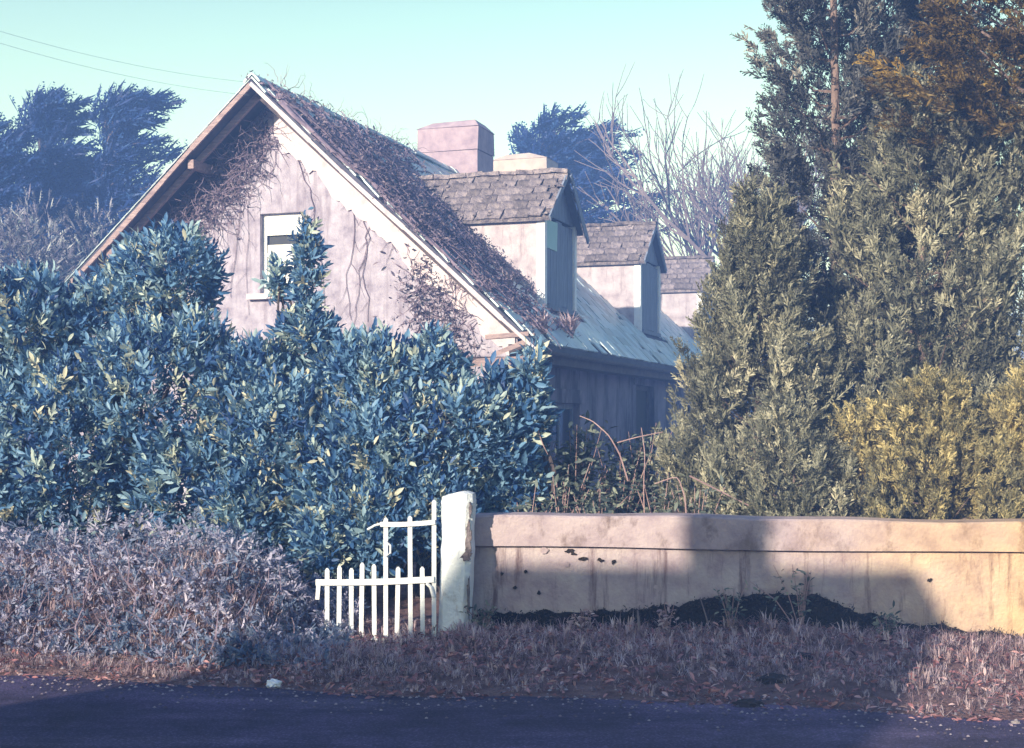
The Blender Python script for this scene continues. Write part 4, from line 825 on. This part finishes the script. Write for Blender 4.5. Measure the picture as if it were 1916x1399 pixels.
bush('khaki weeds behind the coping under the bushy cypress', 1300, 900, 11.9, 70, 900, 'weed')
bush('tall weeds filling the gap under the cottage window', 1075, 790, 13.4, 80, 2400, 'weed', .10)
bush('tangled weeds beside the foot of the cottage door', 1200, 790, 14.2, 75, 2200, 'weed', .10)
def cane(label, pts, d, r=.008):
    P3 = [W(px, py, dd) for (px, py), dd in zip(pts, d)]; out = []
    for i in range(len(P3) - 1):
        for s in range(4): out.append(P3[i].lerp(P3[i + 1], s / 4))
    out.append(P3[-1]); out = [out[0]] + [(out[i - 1] + out[i] * 2 + out[i + 1]) / 4 for i in range(1, len(out) - 1)] + [out[-1]]
    mb = MB(); mb.tube(out, [r * (1 - .5 * i / len(out)) for i in range(len(out))], 5); mb.build('bramble_cane', M['cane'], label=label, category='bramble', group='bramble canes behind the wall')
cane('long arching cane bending over below the cottage window', [(1175, 900), (1160, 850), (1140, 815), (1110, 788), (1085, 778)], [12.5, 12.5, 12.5, 12.6, 12.7])
cane('cane reaching right from the arching one toward the cypress', [(1155, 828), (1190, 818), (1240, 808)], [12.5, 12.4, 12.4], .006)
cane('upright cane standing close to the bushy cypress', [(1206, 975), (1204, 910), (1207, 850), (1200, 800)], [12.0, 12.0, 12.1, 12.2], .006)
cane('forked cane rising over the coping left of the khaki bush', [(1285, 985), (1282, 930), (1268, 890), (1225, 905)], [11.7, 11.7, 11.7, 11.8], .008)
cane('straight cane sloping down to the right across the cypress foot', [(1290, 890), (1340, 915), (1420, 955), (1450, 975)], [11.7, 11.7, 11.6, 11.6], .007)
cane('thin cane dropping from the slim laurel', [(1005, 800), (1015, 830), (1025, 850)], [12.6, 12.6, 12.6], .006)
# weeds and stalks at the foot of the wall
def weed(label, px, d, h, n, mat='weed', leaf=.05):
    x = (px - HX) / F * d; z = float(hgt(x, d)); t = thing('wall_weed', label, 'plant', (x, d, z), group='weeds at the foot of the wall'); mb = MB(); P = []; D = []
    for k in range(n):
        e = Vector((random.gauss(0, h * .25), random.gauss(-.02, h * .12), h * random.uniform(.6, 1))); mb.tube([(0, 0, -.03), e * .5 + Vector((0, 0, h * .1)), e], [.005, .004, .002], 4)
        for j in range(12): f = random.uniform(.3, 1); P.append(tuple(e * f + Vector((random.gauss(0, .02), random.gauss(0, .02), random.gauss(0, .02))))); D.append((random.gauss(0, 1), random.gauss(0, 1), random.gauss(.2, .6)))
    mb.build('stems', M['cane'], t); P = np.array(P); V, T, n_ = scatter(LV, LF, P, frames(np.array(D), RNG.normal(0, 1, len(P))), RNG.uniform(.6, 1.3, len(P)) * leaf); link('leaves', mesh_np('leaves', V, T, n_), M[mat], t, kind='stuff')
weed('leafy weed at the crest of the dark wall base, left one', 1368, 10.45, .38, 6); weed('tallest leafy weed growing up the wall base near the middle', 1500, 10.35, .50, 8)
weed('dense small weeds in the corner of pillar and wall', 905, 10.6, .22, 12); weed('small weed left of the pale dead stalk', 1085, 10.5, .20, 6, 'straw'); weed('thin dry weed between the two pale stalks', 1250, 10.45, .24, 5, 'straw'); weed('dark low weed at the foot of the sloping sunlit part of the wall', 1660, 10.1, .2, 10)
for (lab, pa, pb, d, r_) in [('short thick pale dead stalk standing before the dark wall base', (1195, 1205), (1193, 1142), 10.3, .012), ('long thin pale stick leaning on the wall', (1330, 1198), (1310, 1118), 10.3, .006)]:
    A, B = W(*pa, d), W(*pb, d + .1); A.z = float(hgt(A.x, A.y)) - .02; mb = MB(); mb.tube([A, A.lerp(B, .5) + Vector((.008, 0, 0)), B], [r_, r_ * .9, r_ * .6], 6); mb.build('dead_stalk', M['straw'] if False else M['bare'], label=lab, category='stick', group='dead stalks by the wall')
def lump(name, label, cat, loc, r, mat, sq=.6, seed=0, group=None):
    import bmesh
    me = bpy.data.meshes.new(name); bm = bmesh.new(); bmesh.ops.create_icosphere(bm, subdivisions=3, radius=1); rr = random.Random(seed)
    for v in bm.verts: v.co *= 1 + .22 * float(noise2(v.co.x + seed, v.co.y + v.co.z, 2.3, seed)) + .10 * rr.uniform(-1, 1); v.co = Vector((v.co.x * r[0], v.co.y * r[1], v.co.z * r[2]))
    bm.to_mesh(me); bm.free(); o = link(name, me, M[mat], label=label, category=cat); o.location = loc
    if group: o['group'] = group
def onground(px, py):
    d = EYE * F / (py - HY)
    for _ in range(8): x = (px - HX) / F * d; d = (EYE - max(float(hgt(x, d)), 0.0)) * F / (py - HY)
    return Vector(((px - HX) / F * d, d, max(float(hgt((px - HX) / F * d, d)), 0)))
q = onground(512, 1286); lump('plastic_bag', 'crumpled white plastic bag lying at the edge of the road', 'litter', q + Vector((0, 0, .02)), (.045, .04, .03), 'plastic', seed=3)
for k, (px, py, s, lab) in enumerate([(1432, 1338, .014, 'small pale stone on the road, left of a pair'), (1470, 1342, .012, 'small pale stone on the road, right of a pair'), (800, 1232, .02, 'pale flat stone on the verge below the gate'), (1900, 1355, .018, 'pale stone on the road edge in the bottom right corner')]):
    lump('stone', lab, 'stone', onground(px, py) + Vector((0, 0, s * .4)), (s * 1.3, s, s * .8), 'stone', seed=k + 5, group='stones by the road')
for k, (px, py, s, lab) in enumerate([(1450, 1275, .10, 'largest dark clod of earth on the verge below the weeds'), (1400, 1322, .085, 'dark clod lying at the road edge'), (1500, 1232, .075, 'dark clod higher up the verge near the wall')]):
    lump('earth_clod', lab, 'clod', onground(px, py) + Vector((0, 0, .01)), (s, s * .7, s * .38), 'clod', seed=k + 20, group='clods on the verge')

# ------------------------------------------------------------------ the house across the road whose shadow falls on the wall
sd = ld.copy(); sd.z = 0; run = (10.66 + 3.2) / sd.y
nb = thing('roadside_house', 'narrow two storey house across the road behind the viewer', 'house', (1.38 - run * sd.x, -3.2, 0), R(-8))
zr_ = .52 + run * -ld.z; hw, hf, hd, ze = 1.55, 1.25, 2.9, zr_ - 1.45
for y, s in ((hf, -1), (-hd, 1)):
    ops = [(-1.0, -.2, .9, 2.1), (.35, 1.15, .05, 2.1), (-1.0, -.2, 2.75, 3.8), (.35, 1.15, 2.75, 3.8)]
    pierced(MB(), 'x', -hw, hw, lambda u: ze - .05, ops, y, .3 * s).build('wall', M['plaster_shaded'], nb)
    for o in ops:
        f = MB(); yy = y + s * .12; f.box(o[0], o[0] + .07, yy - .03, yy + .03, o[2], o[3]); f.box(o[1] - .07, o[1], yy - .03, yy + .03, o[2], o[3]); f.box(o[0] + .07, o[1] - .07, yy - .03, yy + .03, o[3] - .07, o[3]); fo = f.build('door' if o[2] < .1 else 'window', M['white'], nb)
        f = MB(); f.box(o[0] + .07, o[1] - .07, yy - .008, yy + .008, o[2], o[3] - .07); f.build('door_leaf' if o[2] < .1 else 'pane', M['dark'] if o[2] < .1 else M['glass'], fo)
for x, s in ((-hw, 1), (hw, -1)):
    mb = MB(); mb.prism([(x, -hd + .302, 0), (x, hf - .302, 0), (x, hf - .302, ze - .05), (x, 0, zr_ - .15), (x, -hd + .302, ze - .05)], (s * .3, 0, 0)); mb.build('gable_wall', M['plaster_shaded'], nb)
for e in (hf + .12, -hd - .2):
    mb = MB(); mb.prism([(-hw - .05, 0, zr_), (hw + .05, 0, zr_), (hw + .05, e, ze - .05), (-hw - .05, e, ze - .05)], (0, 0, -.1)); mb.build('roof', M['slate'], nb)
mb = MB(); mb.box(.03, .46, -.22, .22, zr_ - .5, zr_ + .34); mb.box(.0, .49, -.25, .25, zr_ + .343, zr_ + .41); mb.build('chimney', M['chimney'], nb)

# ------------------------------------------------------------------ the milky blue air
hz = bpy.data.materials.new('haze'); hz.use_nodes = True; hn, hl = hz.node_tree.nodes, hz.node_tree.links
hn.remove(hn['Principled BSDF']); pv = hn.new('ShaderNodeVolumePrincipled'); pv.inputs['Color'].default_value = (.20, .38, 1.0, 1); pv.inputs['Density'].default_value = .0102
hl.new(pv.outputs[0], hn['Material Output'].inputs['Volume'])
mb = MB(); mb.box(-1300, 1300, -1000, 1600, -1.2, 16); mb.build('haze', hz, kind='stuff')

P, t = ground_pts(7000, -6, 6, lambda x: road_edge(x) - .9, lambda x: road_edge(x) + .25); q = RNG.random(len(P)) < t ** 1.6; P = P[q]; k_ = (road_edge(P[:, 0]) - P[:, 1]) / 6.6; P[:, 2] = np.where(k_ > 0, .008 + .05 * np.sin(np.pi * np.clip(k_, 0, 1)), P[:, 2] + .01)
gv = np.array([(-1, -.7, 0), (1, -.8, 0), (.9, .8, 0), (-.8, .9, 0), (.1, 0, .9)]); gf = np.array([(0, 1, 4), (1, 2, 4), (2, 3, 4), (3, 0, 4)])
V, T, n_ = scatter(gv, gf, P, frames(np.stack([np.cos(RNG.uniform(0, 6.3, len(P))), RNG.normal(size=len(P)), np.zeros(len(P))], 1), np.zeros(len(P))), RNG.uniform(.003, .012, len(P)))
link('gravel', mesh_np('gravel', V, T, n_), M['grit'], kind='stuff', label='loose grit and dirt along the broken edge of the road')
